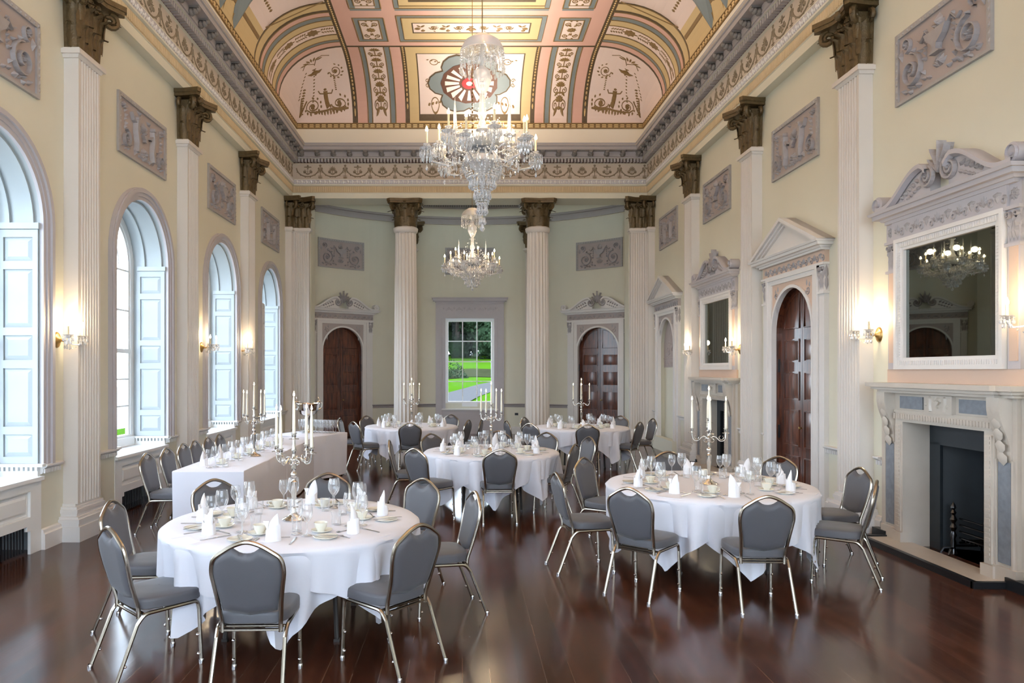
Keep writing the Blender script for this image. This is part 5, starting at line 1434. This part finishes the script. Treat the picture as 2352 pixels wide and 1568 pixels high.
# ================================================================== ROUND TABLES AND CLOTHS
def cloth_mesh(r, s, a0, seed, lift, nseg=160, cap=.74):
    """square cloth of half side s over a round top of radius r, corners at a0; folds grow towards the hem"""
    rnd = random.Random(seed); ph = [rnd.uniform(0,6.28) for _ in range(6)]; vs = []; fs = []; zt = .758+lift
    rings = [0.0, .5, .85, .985]; nd = 12
    for i, f in enumerate(rings):
        for k in range(nseg):
            a = 2*pi*k/nseg; vs.append((r*f*cos(a)+.0, r*f*sin(a), zt))
    for j in range(1, nd+1):
        t = j/nd
        for k in range(nseg):
            a = 2*pi*k/nseg
            q = (a-a0) % (pi/2); q = min(q, pi/2-q)          # angle from the nearest corner
            edge = s/max(.5, cos(pi/4-q)); D = max(.10, edge-r); D = cap*(1-math.exp(-(D/cap)**3))**(1/3)
            drop = D*t; wv = (drop/.7)
            fold = .072*min(1,drop/.45)*(sin(7*a+ph[0])*.3+sin(11*a+ph[1])*.45+sin(17*a+ph[2])*.6+.6*sin(25*a+ph[3])-1.25)
            cone = .06*wv*max(0,1-q/.30)-.03*wv*max(0,1-abs(q-.36)/.25)+.03*wv
            rr = r+.012*min(1,t*6)+fold+cone+lift*.8
            if t*D < .03: rr = r*.985+(.015*r+.012)*sqrt(max(0,1-(1-min(1,t*D/.03))**2))+lift*.8
            qs = ((a-a0+pi/4) % (pi/2))-pi/4; tw = .05*wv*sin(5*a+ph[4]); aa = a+tw*.6-qs*.42*wv*max(0,1-abs(qs)/.55)
            vs.append((rr*cos(aa), rr*sin(aa), zt-drop))
    n = len(rings)+nd
    for j in range(n-1):
        for k in range(nseg): k2 = (k+1) % nseg; fs.append((j*nseg+k, (j+1)*nseg+k, (j+1)*nseg+k2, j*nseg+k2))
    b = M(); b.add(vs, fs); return b
def make_table(name, label, loc):
    t = thing('round_table', label, 'table', loc, 0, 'round banquet tables')
    b = M(); b.lathe([(.001,.72),(.86,.72),(.885,.725),(.885,.752),(.001,.753)], 48); obj('tabletop', b, 'tablew', t)
    for i in range(4):
        a = pi/4+pi*i/2; b = M(); b.tube([(.50*cos(a),.50*sin(a),.72),(.55*cos(a),.55*sin(a),0.0)], .017, 8); b.box(.55*cos(a)-.02,.55*cos(a)+.02,.55*sin(a)-.02,.55*sin(a)+.02,0,.02); obj('leg', b, 'tablew', t)
    return t
# ---------------------------------------------------------------- tableware prototypes
def T_glass(prof, seg=20): b = M(); b.lathe(prof, seg); return b
WINE = [(0.0011,0.0047),(0.0381,0.0035),(0.0392,0.007),(0.0134,0.0117),(0.0056,0.0211),(0.0047,0.0877),(0.0067,0.1006),(0.0224,0.1147),(0.0403,0.1427),(0.0465,0.1732),(0.0448,0.2047),(0.0381,0.2434),(0.0375,0.2434)]
WINE2 = [(0.0011,0.0049),(0.0345,0.0037),(0.0356,0.0073),(0.0115,0.0122),(0.0052,0.022),(0.0046,0.083),(0.0069,0.0952),(0.0207,0.1098),(0.0345,0.1342),(0.0385,0.1586),(0.0368,0.1891),(0.0322,0.2172)]
FLUTE = [(0.0011,0.0042),(0.0305,0.0031),(0.0315,0.0062),(0.0084,0.0104),(0.0042,0.0187),(0.0042,0.0728),(0.0084,0.0853),(0.0199,0.1092),(0.0268,0.1456),(0.0273,0.1768),(0.0231,0.2309)]
TUMB = [(0.0011,0.0066),(0.0294,0.0055),(0.0315,0.0),(0.0326,0.0044),(0.0347,0.055),(0.0383,0.1012)]
ME = {'wine_glass': mesh('wine_glass', T_glass(WINE), 'glass', 60), 'small_wine_glass': mesh('small_wine_glass', T_glass(WINE2), 'glass', 60),
      'champagne_flute': mesh('champagne_flute', T_glass(FLUTE, 14), 'glass', 60), 'water_tumbler': mesh('water_tumbler', T_glass(TUMB), 'glass', 60)}
b = M(); b.lathe([(.001,.006),(.022,.006),(.026,.0),(.027,.008),(.040,.030),(.047,.058),(.0475,.061),(.0455,.060),(.038,.032),(.02,.012),(.001,.011)], 24); CUPB = mesh('bowl', b, 'china', 60)
b = M(); b.tube([(.044,0,.052),(.066,0,.054),(.070,0,.036),(.055,0,.020),(.034,0,.020)], .0042, 6); CUPH = mesh('handle', b, 'china', 60)
b = M(); b.lathe([(.001,.004),(.030,.004),(.034,.0),(.04,.003),(.062,.011),(.074,.018),(.074,.021),(.060,.014),(.032,.008),(.001,.008)], 28); SAU = mesh('saucer', b, 'china', 60)
b = M(); b.lathe([(.001,.004),(.045,.004),(.05,.0),(.056,.003),(.075,.011),(.083,.013),(.083,.016),(.073,.014),(.052,.007),(.001,.007)], 32); PLA = mesh('side_plate', b, 'china', 60)
def cut(kind):
    b = M()
    if kind == 'knife': b.prism([(-.006,-.11),(.006,-.11),(.007,-.01),(.009,.0),(.009,.09),(.002,.11),(-.006,.10),(-.006,0)], lambda p,q,d: (p,q,d), .001, .004)
    elif kind == 'fork':
        b.prism([(-.005,-.10),(.005,-.10),(.003,.03),(.011,.045),(.011,.06),(-.011,.06),(-.011,.045),(-.003,.03)], lambda p,q,d: (p,q,d), .001, .004)
        for x in (-.009,-.003,.003,.009): b.box(x-.0016,x+.0016,.058,.098,.001,.0035)
    else:
        b.prism([(-.005,-.09),(.005,-.09),(.003,.04),(-.003,.04)], lambda p,q,d: (p,q,d), .001, .004); b.lathe([(.001,.002),(.012,.003),(.016,.006),(.014,.006),(.001,.004)], 12, (0,.058,0))
    return b
CUT = {k: mesh('table_'+k, cut(k), 'steel', 30) for k in ('knife','fork','spoon')}
def napkin(seed):      # stiff linen folded into a cuff with a pointed leaf rising out of it and a small side leaf
    rnd = random.Random(seed); b = M(); n = 28; k = rnd.uniform(0,1); vs = []
    Z = [0,.02,.05,.078,.090,.088,.070]
    for j, z in enumerate(Z):
        for i in range(n):
            a = 2*pi*i/n; r = (.047-.05*z if j < 5 else (.039 if j == 5 else .034))+.0030*sin(3*a+seed)+.0022*sin(8*a+.6*j)
            vs.append((r*cos(a)*1.08, r*sin(a)*.92, z+(.018*sin(a+seed*1.7) if 2 < j else 0)))
    b.add(vs, [(j*n+i, j*n+(i+1)%n, (j+1)*n+(i+1)%n, (j+1)*n+i) for j in range(len(Z)-1) for i in range(n)])
    vs = []; m = 14; Hh = .172+.03*k; sg = 1 if seed % 2 else -1
    for j in range(13):
        t = j/12; w = .041*max(0,1-t**2.6)**.85+.0012; th = .027*max(0,1-t**1.6)+.002; lx = sg*(.006*sin(t*3)+.030*t**3); z = .03+(Hh-.03)*t
        for i in range(m):
            a = 2*pi*i/m; q = 1+.10*sin(3*a+seed+4*t)*(1-t)
            vs.append((lx+w*q*cos(a), th*q*sin(a)+.006*sin(5*t+seed), z+.012*sin(a+seed)*(1-t)))
    b.add(vs, [(j*m+i, j*m+(i+1)%m, (j+1)*m+(i+1)%m, (j+1)*m+i) for j in range(12) for i in range(m)])
    s = -sg
    b.add([(s*.028,-.020,.070),(s*.034,.020,.072),(s*.026,.0,.128),(s*.066,.004,.128),(s*.044,-.002,.085)], [(0,1,4),(1,3,4),(3,0,4),(0,2,1),(2,3,1),(2,0,3)])
    return b
NAP = [mesh('folded_napkin', napkin(i), 'napkin', 50) for i in range(4)]
b = M(); b.lathe([(.0125,0),(.0105,.20),(.006,.265),(.001,.268)], 10); CANW = mesh('candle', b, 'wax', 50)
b = M(); b.lathe([(.001,0),(.0012,.010)], 5); WICK = mesh('wick', b, 'black', 50)
b = M(); b.lathe([(.001,0),(.006,.006),(.0075,.014),(.004,.028),(.001,.040)], 8); FLA = mesh('flame', b, 'flame', 60)
def candelabrum_parts():
    P = []
    b = M(); b.lathe([(.001,.0),(.085,0),(.088,.008),(.075,.020),(.05,.030),(.028,.045),(.018,.065),(.022,.08),(.012,.095)], 20); P.append(('base', b))
    b = M(); b.lathe([(.010,.09),(.014,.11),(.012,.14),(.022,.21),(.026,.27),(.027,.285),(.014,.295),(.012,.31),(.022,.325),(.023,.345),(.012,.36),(.020,.385),(.012,.41),(.018,.43),(.026,.445),(.026,.455),(.013,.47),(.012,.50),(.019,.52),(.011,.545),(.012,.57),(.010,.60)], 14)
    b.lathe([(.004,.60),(.036,.602),(.038,.606),(.012,.609),(.017,.625),(.017,.642),(.024,.646),(.024,.650),(.0125,.650)], 14); P.append(('stem', b))
    tips = [(0,0,.650)]
    for i in range(4):
        a = pi/4+pi*i/2+.28; c, s = cos(a), sin(a); R = .158; L = lambda r, z: (r*c, r*s, z)
        pts = [L(.015,.45),L(.045,.475),L(.075,.455),L(.10,.425),L(.135,.425),L(.156,.455),L(R,.50)]
        b = M(); b.tube(rounded(pts,.03,3), .0052, 6)
        b.tube([L(.03+.018*cos(t*.6),.43+.018*sin(t*.6)) for t in range(11)], .004, 5); b.tube([L(.115+.020*cos(t*.6+2),.458+.020*sin(t*.6+2)) for t in range(10)], .0035, 5)
        b.lathe([(.004,0),(.034,.002),(.036,.006),(.010,.009),(.016,.024),(.016,.042),(.023,.046),(.023,.050),(.0125,.05)], 12, L(R,.50)); P.append(('arm', b)); tips.append(L(R,.55))
    return P, tips
CDP, TIPS = candelabrum_parts(); CDM = [(n, mesh(n, b, 'silver', 50)) for n, b in CDP]
PR = {}
def proto_or(key, maker, loc, rz, label, cat, group):
    if key in PR: return dup(PR[key], loc, rz, label, group)
    o = maker(); o.location = loc; o.rotation_euler = (0,0,rz); tag(o, label, cat, group); PR[key] = o
    return o
def mk(name, me, extra=()):
    def f():
        o = bpy.data.objects.new(name, me); COL.objects.link(o)
        for n, m in extra: obj(n, m, None, o)
        return o
    return f
def mk_candelabrum():
    t = bpy.data.objects.new('candelabrum', None); COL.objects.link(t)
    for n, me in CDM: obj(n, me, None, t)
    return t
def mk_candle():
    o = bpy.data.objects.new('candle', CANW); COL.objects.link(o); w = obj('wick', WICK, None, o); w.location = (0,0,.266); f = obj('flame', FLA, None, o); f.location = (0,0,.272)
    return o
TIPN = ['middle','front left','front right','back right','back left']
def candelabrum(x, y, z, rz, where):
    proto_or('candelabrum', mk_candelabrum, (x,y,z), rz, 'silver five-branch candelabrum on the '+where, 'candelabrum', 'silver candelabra')
    M4 = Matrix.Rotation(rz, 4, 'Z'); pts = [V((x,y,z))+M4 @ V(p) for p in TIPS]
    ring = sorted(pts[1:], key=lambda p: p.y); fr = sorted(ring[:2], key=lambda p: p.x); bk = sorted(ring[2:], key=lambda p: p.x)
    for p, n in [(pts[0],'tall middle'),(fr[0],'front left'),(fr[1],'front right'),(bk[0],'back left'),(bk[1],'back right')]:
        proto_or('candle', mk_candle, p, 0, 'lit taper candle, %s one of the candelabrum on the %s' % (n, where), 'candle', 'candles on the '+where)
def setting(C, zt, ang, rad, seat, where, full, k):
    """one place at angle ang of the table centre C; local +y points to the middle of the table"""
    rz = ang+pi/2; Mx = Matrix.Translation((C[0]+rad*cos(ang), C[1]+rad*sin(ang), zt)) @ Matrix.Rotation(rz, 4, 'Z')
    S = 'the %s place of the %s' % (seat, where); rnd = random.Random(k*31+len(where)); j = lambda s=.012: rnd.uniform(-s, s)
    P = lambda x, y, z=0.0: Mx @ V((x+j(.008), y+j(.008), z))
    i = k % 4
    proto_or('nap%d' % i, mk('folded_napkin', NAP[i]), P(0,.02), rz+j(.5), 'white folded napkin standing at '+S, 'napkin', 'folded napkins on the '+where)
    proto_or('wg', mk('wine_glass', ME['wine_glass']), P(.12,.20), rz, 'biggest wine glass at '+S, 'wine glass', 'wine glasses on the '+where)
    proto_or('wg2', mk('wine_glass', ME['small_wine_glass']), P(.20,.15), rz, 'smaller wine glass at '+S, 'wine glass', 'wine glasses on the '+where)
    proto_or('tu', mk('water_tumbler', ME['water_tumbler']), P(.10,.31), rz, 'clear water tumbler at '+S, 'tumbler', 'tumblers on the '+where)
    proto_or('sau', mk('saucer', SAU), P(-.13,.20), rz, 'cream saucer under the cup at '+S, 'saucer', 'saucers on the '+where)
    def cup():
        o = bpy.data.objects.new('teacup', CUPB); COL.objects.link(o); obj('handle', CUPH, None, o); return o
    lastp = Mx @ V((-.13,.20,.0085)); proto_or('cup', cup, lastp, rz+rnd.uniform(-.9,.9), 'cream china cup at '+S, 'cup', 'cups on the '+where)
    if full:
        proto_or('pla', mk('side_plate', PLA), P(-.22,.03), rz, 'cream side plate at '+S, 'plate', 'side plates on the '+where)
        proto_or('kn', mk('table_knife', CUT['knife']), P(.125,.0), rz+j(.06), 'table knife right of the napkin at '+S, 'knife', 'knives on the '+where)
        proto_or('fo', mk('table_fork', CUT['fork']), P(-.115,.0), rz+j(.06), 'table fork left of the napkin at '+S, 'fork', 'forks on the '+where)
        proto_or('kn2', mk('butter_knife', CUT['knife']), P(-.22,.03,.0165), rz+.5+j(.3), 'knife lying across the side plate at '+S, 'knife', 'knives on the '+where)
        proto_or('sp', mk('dessert_spoon', CUT['spoon']), P(.0,.105), rz+pi/2+j(.1), 'spoon laid behind the napkin at '+S, 'spoon', 'spoons on the '+where)
TABLES = [
 ('front left table', (-1.26,5.47), .925, 1.20, -pi/2+.14, 1, [('near side',565,1245),('near right',965,1205),('near left',247,1212),('left side',253,1150),('far left',490,1101),('far side',760,1083),('far right',1012,1093),('right side',1098,1129)], (1.24,1.42)),
 ('front right table', (2.42,7.18), .985, 1.285, -pi/2+.05, 1, [('near left',1425,1125),('near side',1765,1140),('left side',1256,1086),('far left',1338,1051),('far side',1534,1037),('far right',1806,1046),('right side',1978,1074),('near right',2016,1104)], (1.34,1.56)),
 ('middle table', (.40,10.15), .925, 1.215, -pi/2-.02, 1, [('near side',1146,1030),('near left',951,1030),('left side',893,1011),('far left',989,996),('near right',1319,1020),('right side',1384,1002),('far right',1280,990),('far side',1146,988)], (1.22,1.55)),
 ('back left table', (-1.02,14.7), .925, 1.215, -pi/2+.3, 0, [('near side',942,970),('near left',811,968),('left side',779,960),('far left',841,955),('far right',1059,950),('near right',1066,964),('right side',1107,963)], (1.22,1.5)),
 ('back right table', (2.35,14.45), .925, 1.215, -pi/2-.25, 0, [('near side',1350,975),('near left',1204,973),('left side',1152,966),('far left',1203,958),('far right',1426,955),('near right',1471,969),('right side',1501,961)], (1.22,1.55)),
]
k = 0
for where, C, r, s, a0, full, seats, (d0,d1) in TABLES:
    t = make_table('round_table', 'dark round banquet table frame under the white cloths of the '+where, (C[0],C[1],0))
    if r > .95: t.scale = (1.06,1.06,1)
    for lift, da, nm, lb in ((0,0,'tablecloth','white under cloth on the '),(.004,pi/4,'table_overlay','white top cloth on the ')):
        o = obj(nm, cloth_mesh(r, s*(1 if not lift else .985), a0+da, k+int(lift*1000), lift, cap=.66 if k < 2 else .74), 'linen', smooth=70); o.location = (C[0],C[1],0)
        tag(o, lb+where, 'tablecloth', 'white tablecloths of the round tables')
    zt = .7625
    for seat, px, py in seats:
        p = at(px, py, .908); d = V((p.x-C[0], p.y-C[1])); L = d.length; d = d/L; L = max(d0, min(d1, L)); p = (C[0]+d.x*L, C[1]+d.y*L)
        put_chair(p, (-d.x,-d.y,0), 'grey padded banquet chair at the %s of the %s' % (seat, where), 'chairs around the '+where)
        k += 1; setting(C, zt, atan2(d.y,d.x), r-.235, seat, where, full, k)
    candelabrum(C[0], C[1], zt, {'front left table':.1,'front right table':.25,'middle table':.0,'back left table':.35,'back right table':.3}[where], where)

# ---------------------------------------------------------------- the long table by the windows
def box_cloth(poly, zt, z1, seed, sub_=14):
    """cloth hanging straight down round a polygonal table top"""
    b = M(); rnd = random.Random(seed); P = []
    n = len(poly)
    for i in range(n):
        a, c = V(poly[i]), V(poly[(i+1)%n])
        for q in range(sub_): P.append(a+(c-a)*(q/sub_))
    cx = sum(p[0] for p in poly)/n; cy = sum(p[1] for p in poly)/n; m = len(P); ph = rnd.uniform(0,6)
    rows = [(0,1.0),(.012,1.004),(.25,1.0),(.5,1.0),(1,1.0)]; vs = []
    for j, (t, f) in enumerate(rows):
        for i, p in enumerate(P):
            d = V((p.x-cx,p.y-cy)); w = .012*t*(sin(i*1.3+ph)+.7*sin(i*.47+ph*2)); o = d.normalized()*(w+.012*(t > 0)); vs.append((p.x+o.x, p.y+o.y, zt-(zt-z1)*t if t else zt))
    b.add(vs, [list(range(m))]+[(j*m+i, (j+1)*m+i, (j+1)*m+(i+1)%m, j*m+(i+1)%m) for j in range(len(rows)-1) for i in range(m)])
    return b
def trestle(poly, label):
    t = thing('trestle_table', label, 'table', (0,0,0), 0, 'trestle tables by the windows')
    b = M(); cx = sum(p[0] for p in poly)/4; cy = sum(p[1] for p in poly)/4
    q = [(cx+(x-cx)*.97, cy+(y-cy)*.985) for x,y in poly]; b.prism(q, lambda p,q_,d: (p,q_,d), .715, .752); obj('tabletop', b, 'tablew', t, smooth=0)
    for x, y in q: b = M(); x, y = cx+(x-cx)*.88, cy+(y-cy)*.92; b.tube([(x,y,.72),(x,y,0)], .018, 8); obj('leg', b, 'tablew', t)
    return t
LT = [[(-3.22,8.13),(-2.43,8.13),(-2.45,10.2),(-3.24,10.2)],[(-3.24,10.22),(-2.45,10.22),(-2.50,12.28),(-3.27,12.28)],[(-2.50,12.32),(-2.09,13.22),(-2.92,13.62),(-3.33,12.72)]]
for i, (poly, w) in enumerate(zip(LT, ('near half of the long table','far half of the long table','angled drinks table'))):
    trestle(poly, 'dark trestle table under the white cloth of the '+w)
    o = obj('tablecloth', box_cloth(poly, .760, .02, i), 'linen', smooth=50); tag(o, 'white floor-length cloth on the '+w, 'tablecloth', 'cloths of the tables by the windows')
LC = [(345,1041),(383,1029),(420,1019),(453,1012),(483,1004),(508,997)]
names = ['nearest','second','third','fourth','fifth','furthest']
for i, (px, py) in enumerate(LC):
    p = at(px, py, .908); put_chair((-3.70,p.y), (1,-.03,0), 'grey padded banquet chair by the windows, %s at the long table' % names[i], 'chairs along the long table')
    k += 1; setting((-2.72,p.y+.02), .7605, pi, .33, names[i], 'window table', 0, k)
candelabrum(-2.72, 9.55, .7605, .2, 'long table by the windows')
# silver wine cooler on a stand, and rows of champagne flutes, on the drinks table
t = thing('wine_cooler', 'polished silver wine bowl with scrolled handles on the drinks table', 'wine cooler', (-2.74,12.98,.7605), .4)
b = M(); b.lathe([(.001,.31),(.07,.315),(.14,.35),(.185,.42),(.20,.50),(.21,.525),(.205,.535),(.19,.50),(.13,.37),(.001,.335)], 32); obj('bowl', b, 'silver', t)
b = M(); b.lathe([(.001,0),(.11,0),(.112,.02),(.06,.04),(.04,.10),(.05,.17),(.04,.24),(.06,.31),(.001,.315)], 20); obj('foot', b, 'silver', t)
for s in (-1,1):
    b = M(); b.tube(rounded([(s*.18,0,.42),(s*.24,0,.44),(s*.25,0,.53),(s*.21,0,.57),(s*.16,0,.55)],.05,4), .012, 8); b.tube([(s*.21,0,.57),(s*.19,.02,.62),(s*.20,.05,.65)], [.010,.007,.002], 6); b.tube([(s*.16,0,.55),(s*.13,-.02,.60)], [.009,.002], 6); obj('handle', b, 'silver', t)
u = V((.41,.90)).normalized(); w = V((-u.y,u.x))
n = 0
ORD = ['first','second','third','fourth','fifth','sixth','seventh','eighth','ninth','tenth']
for row in range(3):
    n = 0
    for i in range(10):
        p = V((-2.18,13.15))+w*(.06+.075*i)-u*(.08+.075*row)
        if (p-V((-2.74,12.98))).length < .16: continue
        proto_or('fl', mk('champagne_flute', ME['champagne_flute']), (p.x,p.y,.7605), 0, 'champagne flute, %s from the right in the %s row on the drinks table' % (ORD[n],('back','middle','front')[row]), 'champagne flute', 'champagne flutes on the drinks table')
        n += 1
# ================================================================== OUTSIDE
GT = [(0,-.55),(40,-.50),(55,-.35),(70,.21),(85,.97),(100,2.0),(115,2.7),(130,3.75),(150,5.0),(180,5.5)]
def gz(x, y):
    for (y0,z0),(y1,z1) in zip(GT, GT[1:]):
        if y <= y1: return z0+(z1-z0)*(y-y0)/(y1-y0)
    return 5.5
def ground(px, py, h=.03):    # where the sight line of an image point meets the rising ground
    y = 24.0
    while y < 178 and H-(py-850)*y/F > gz(0,y): y += .25
    return ((px-1062)*y/F, y, gz(0,y)+h)
b = M(); ys_ = [23.6,30,40,47,55,62,70,77,85,92,100,107,115,122,130,140,150,180]; xs_ = [-14+56*i/24 for i in range(25)]
b.add([(x,y,gz(x,y)) for y in ys_ for x in xs_], [(j*25+i, j*25+i+1, (j+1)*25+i+1, (j+1)*25+i) for j in range(len(ys_)-1) for i in range(24)])
struct('lawn', b, 'grass', smooth=60, label='lawn rising behind the house')
def strip_of(top, bot, h=.04):
    b = M()
    for (p,q),(r_,s_) in zip(zip(top,bot), zip(top[1:],bot[1:])): b.add([ground(*p,h),ground(*r_,h),ground(*s_,h),ground(*q,h)], [(3,2,1,0)])
    return b
struct('path', strip_of([(960,925),(1000,912),(1035,901),(1065,893),(1100,883),(1150,874),(1210,868)],[(960,985),(1000,965),(1035,945),(1065,930),(1100,911),(1150,893),(1210,882)]), 'path', smooth=0, label='grey path curving across the lawn')
struct('verge', strip_of([(960,846),(1030,850),(1080,847),(1130,848),(1200,850)],[(960,872),(1030,871),(1080,866),(1130,867),(1200,864)], .05), 'rough', smooth=0, label='strip of rough dark grass across the lawn')
b = M(); b.box(-80,-5.2,-30,120,-.9,-.8); struct('forecourt', b, 'stone', smooth=0, label='pale gravel outside the arched windows')
def tree(x, y, h, r, label, seed, z0=None):
    rnd = random.Random(seed); z0 = gz(x,y) if z0 is None else z0
    t = thing('tree', label, 'tree', (x,y,z0-.1), 0, 'trees beyond the lawn' if z0 > 0 else 'trees outside the arched windows')
    b = M(); b.tube([(0,0,0),(.1,0,h*.3),(-.05,.1,h*.62)], [r*.09,r*.07,r*.03], 7); obj('trunk', b, 'bark', t)
    b = M(); lump = []
    for i in range(24):
        a0, u0 = rnd.uniform(0,6.283), rnd.uniform(-1,1); s0 = sqrt(1-u0*u0); q = rnd.uniform(.45,.8)
        lump.append((V((r*q*s0*cos(a0), r*q*s0*sin(a0), h*.50+h*.40*u0)), r*rnd.uniform(.28,.42)))
    for p, q in lump: q *= .78; b.lathe([(.01,-q),(q*.6,-q*.78),(q*.95,-q*.2),(q*.85,q*.45),(q*.45,q*.85),(.01,q*.95)], 9, p)
    for i in range(6500):
        p, q = lump[i % 24]; n0 = V((rnd.gauss(0,1),rnd.gauss(0,1),rnd.gauss(0,1))).normalized(); c = p+n0*q*rnd.uniform(.75,1.25); e = rnd.uniform(.20,.48)*(r/6)
        n1 = (n0+V((rnd.gauss(0,.6),rnd.gauss(0,.6),rnd.gauss(0,.6)))).normalized(); u1 = n1.orthogonal().normalized(); w1 = n1.cross(u1)
        b.add([c-u1*e, c+w1*e*.6, c+u1*e, c-w1*e*.6], [(0,1,2,3)])
    obj('crown', b, 'leafg', t, smooth=0)
for i, (x,y,h,r) in enumerate([(-9,133,15,6.2),(-1,138,17,6.4),(6,134,14,6.0),(13,140,17,6.4),(2.5,146,20,7.2)]):
    tree(x, y, h, r, 'dark leafy tree seen through the far window, %s' % ('left of the middle','in the middle','right of the middle','near the right edge','tall one behind the middle ones')[i], i)
rnd = random.Random(5); g0 = ground(1036, 868)
t = thing('shrub', 'dark bush at the left of the lawn outside the far window', 'bush', g0); b = M()
for i in range(900):
    a = rnd.uniform(0,6.283); q = rnd.uniform(0,1)**.5; e = rnd.uniform(.06,.16); c_ = V((2.0*q*cos(a),1.2*q*sin(a),2.0*(1-q*q)*rnd.uniform(.1,1.1)))
    n1 = V((rnd.gauss(0,1),rnd.gauss(0,1),rnd.gauss(0,1))).normalized(); u1 = n1.orthogonal().normalized(); w1 = n1.cross(u1)
    b.add([c_-u1*e, c_+w1*e*.6, c_+u1*e, c_-w1*e*.6], [(0,1,2,3)])
obj('leaves', b, 'leafg', t, smooth=0)
# ================================================================== LIGHT
w = bpy.data.worlds.new('overcast_sky'); SC.world = w; w.use_nodes = True; nt = w.node_tree
bg = nt.nodes['Background']; tc = nt.nodes.new('ShaderNodeTexCoord'); sx = nt.nodes.new('ShaderNodeSeparateXYZ'); cr = nt.nodes.new('ShaderNodeValToRGB')
cr.color_ramp.elements[0].color = (0.76,0.87,1.0,1); cr.color_ramp.elements[1].color = (0.56,0.72,1.0,1)
nt.links.new(tc.outputs['Generated'], sx.inputs[0]); nt.links.new(sx.outputs['Z'], cr.inputs[0]); nt.links.new(cr.outputs[0], bg.inputs[0])
SKY = 6.8
bg.inputs[1].default_value = SKY
def area(name, loc, rot, sx_, sy_, power, col, portal=False):
    l = bpy.data.lights.new(name, 'AREA'); l.shape = 'RECTANGLE'; l.size = sx_; l.size_y = sy_; l.energy = power; l.color = col
    o = bpy.data.objects.new(name, l); COL.objects.link(o); o.location = loc; o.rotation_euler = rot
    if portal: l.cycles.is_portal = True
    return o
for i, c in enumerate(WIN_L):
    area('window_portal', (XL-DEP-.12, c, 2.55), (0,-pi/2,0), 3.4, 1.62, 1, (1,1,1), True)
area('window_portal', (AC[0], AC[1]+AR+.33, 2.15), (-pi/2,0,0), 1.5, 2.6, 1, (1,1,1), True)
# the warm strips hidden on top of the cornice
WARM = (1.0,0.92,0.82); L_ = ye-4.0; ym_ = (ye+4.0)/2; CP_ = 140.0
area('cove_strip', (x0+.16,ym_-2.5,7.53), (0,pi-.4,0), .07, L_+5, CP_, WARM); area('cove_strip', (x1-.16,ym_-2.5,7.53), (0,pi+.4,0), .07, L_+5, CP_, WARM)
area('cove_strip', (XC,ye-.17,7.53), (pi-.7,0,0), x1-x0-.6, .07, 170.0, WARM)
for c in FILL_WINDOWS: area('window_portal', (c, YB-.14, 3.2), (pi/2,0,pi), 1.9, 4.8, 1, (1,1,1), True)  # portals of the added rear windows
# cool fill lamps added out of sight on the apse cornice
for i in range(5):
    t_ = -.64+.32*i; p_ = AP(t_, .2, 6.97); area('apse_fill_strip', p_, (pi,0,-t_), 1.5, .06, 42.0, (0.90,0.96,1.0))
for p in LIGHTS:
    l = bpy.data.lights.new('lamp_glow', 'POINT'); l.energy = 5.5 if abs(p[0]-.21) > 1 else 4.5; l.color = (1.0,0.76,0.48); l.shadow_soft_size = .05
    o = bpy.data.objects.new('lamp_glow', l); COL.objects.link(o); o.location = p

# ================================================================== CAMERA AND VIEW
cam = bpy.data.cameras.new('camera'); cam.sensor_width = 36.0; cam.lens = F/2352*36.0; cam.shift_x = (1176-1062)/2352; cam.shift_y = (850-784)/2352; cam.clip_start = .05; cam.clip_end = 500
co = bpy.data.objects.new('camera', cam); COL.objects.link(co); co.location = (0,0,H); co.rotation_euler = (pi/2,0,0); SC.camera = co
SC.view_settings.view_transform = 'Standard'; SC.view_settings.look = 'None'; SC.view_settings.gamma = 1.0; SC.view_settings.use_curve_mapping = False
SC.view_settings.exposure = 1.05
SC.cycles.max_bounces = 10; SC.cycles.diffuse_bounces = 5; SC.cycles.glossy_bounces = 4; SC.cycles.transmission_bounces = 4; SC.cycles.transparent_max_bounces = 24
SC.cycles.sample_clamp_indirect = 4.0; SC.cycles.sample_clamp_direct = 20.0; SC.cycles.caustics_reflective = False; SC.cycles.caustics_refractive = False
SC.cycles.use_denoising = True
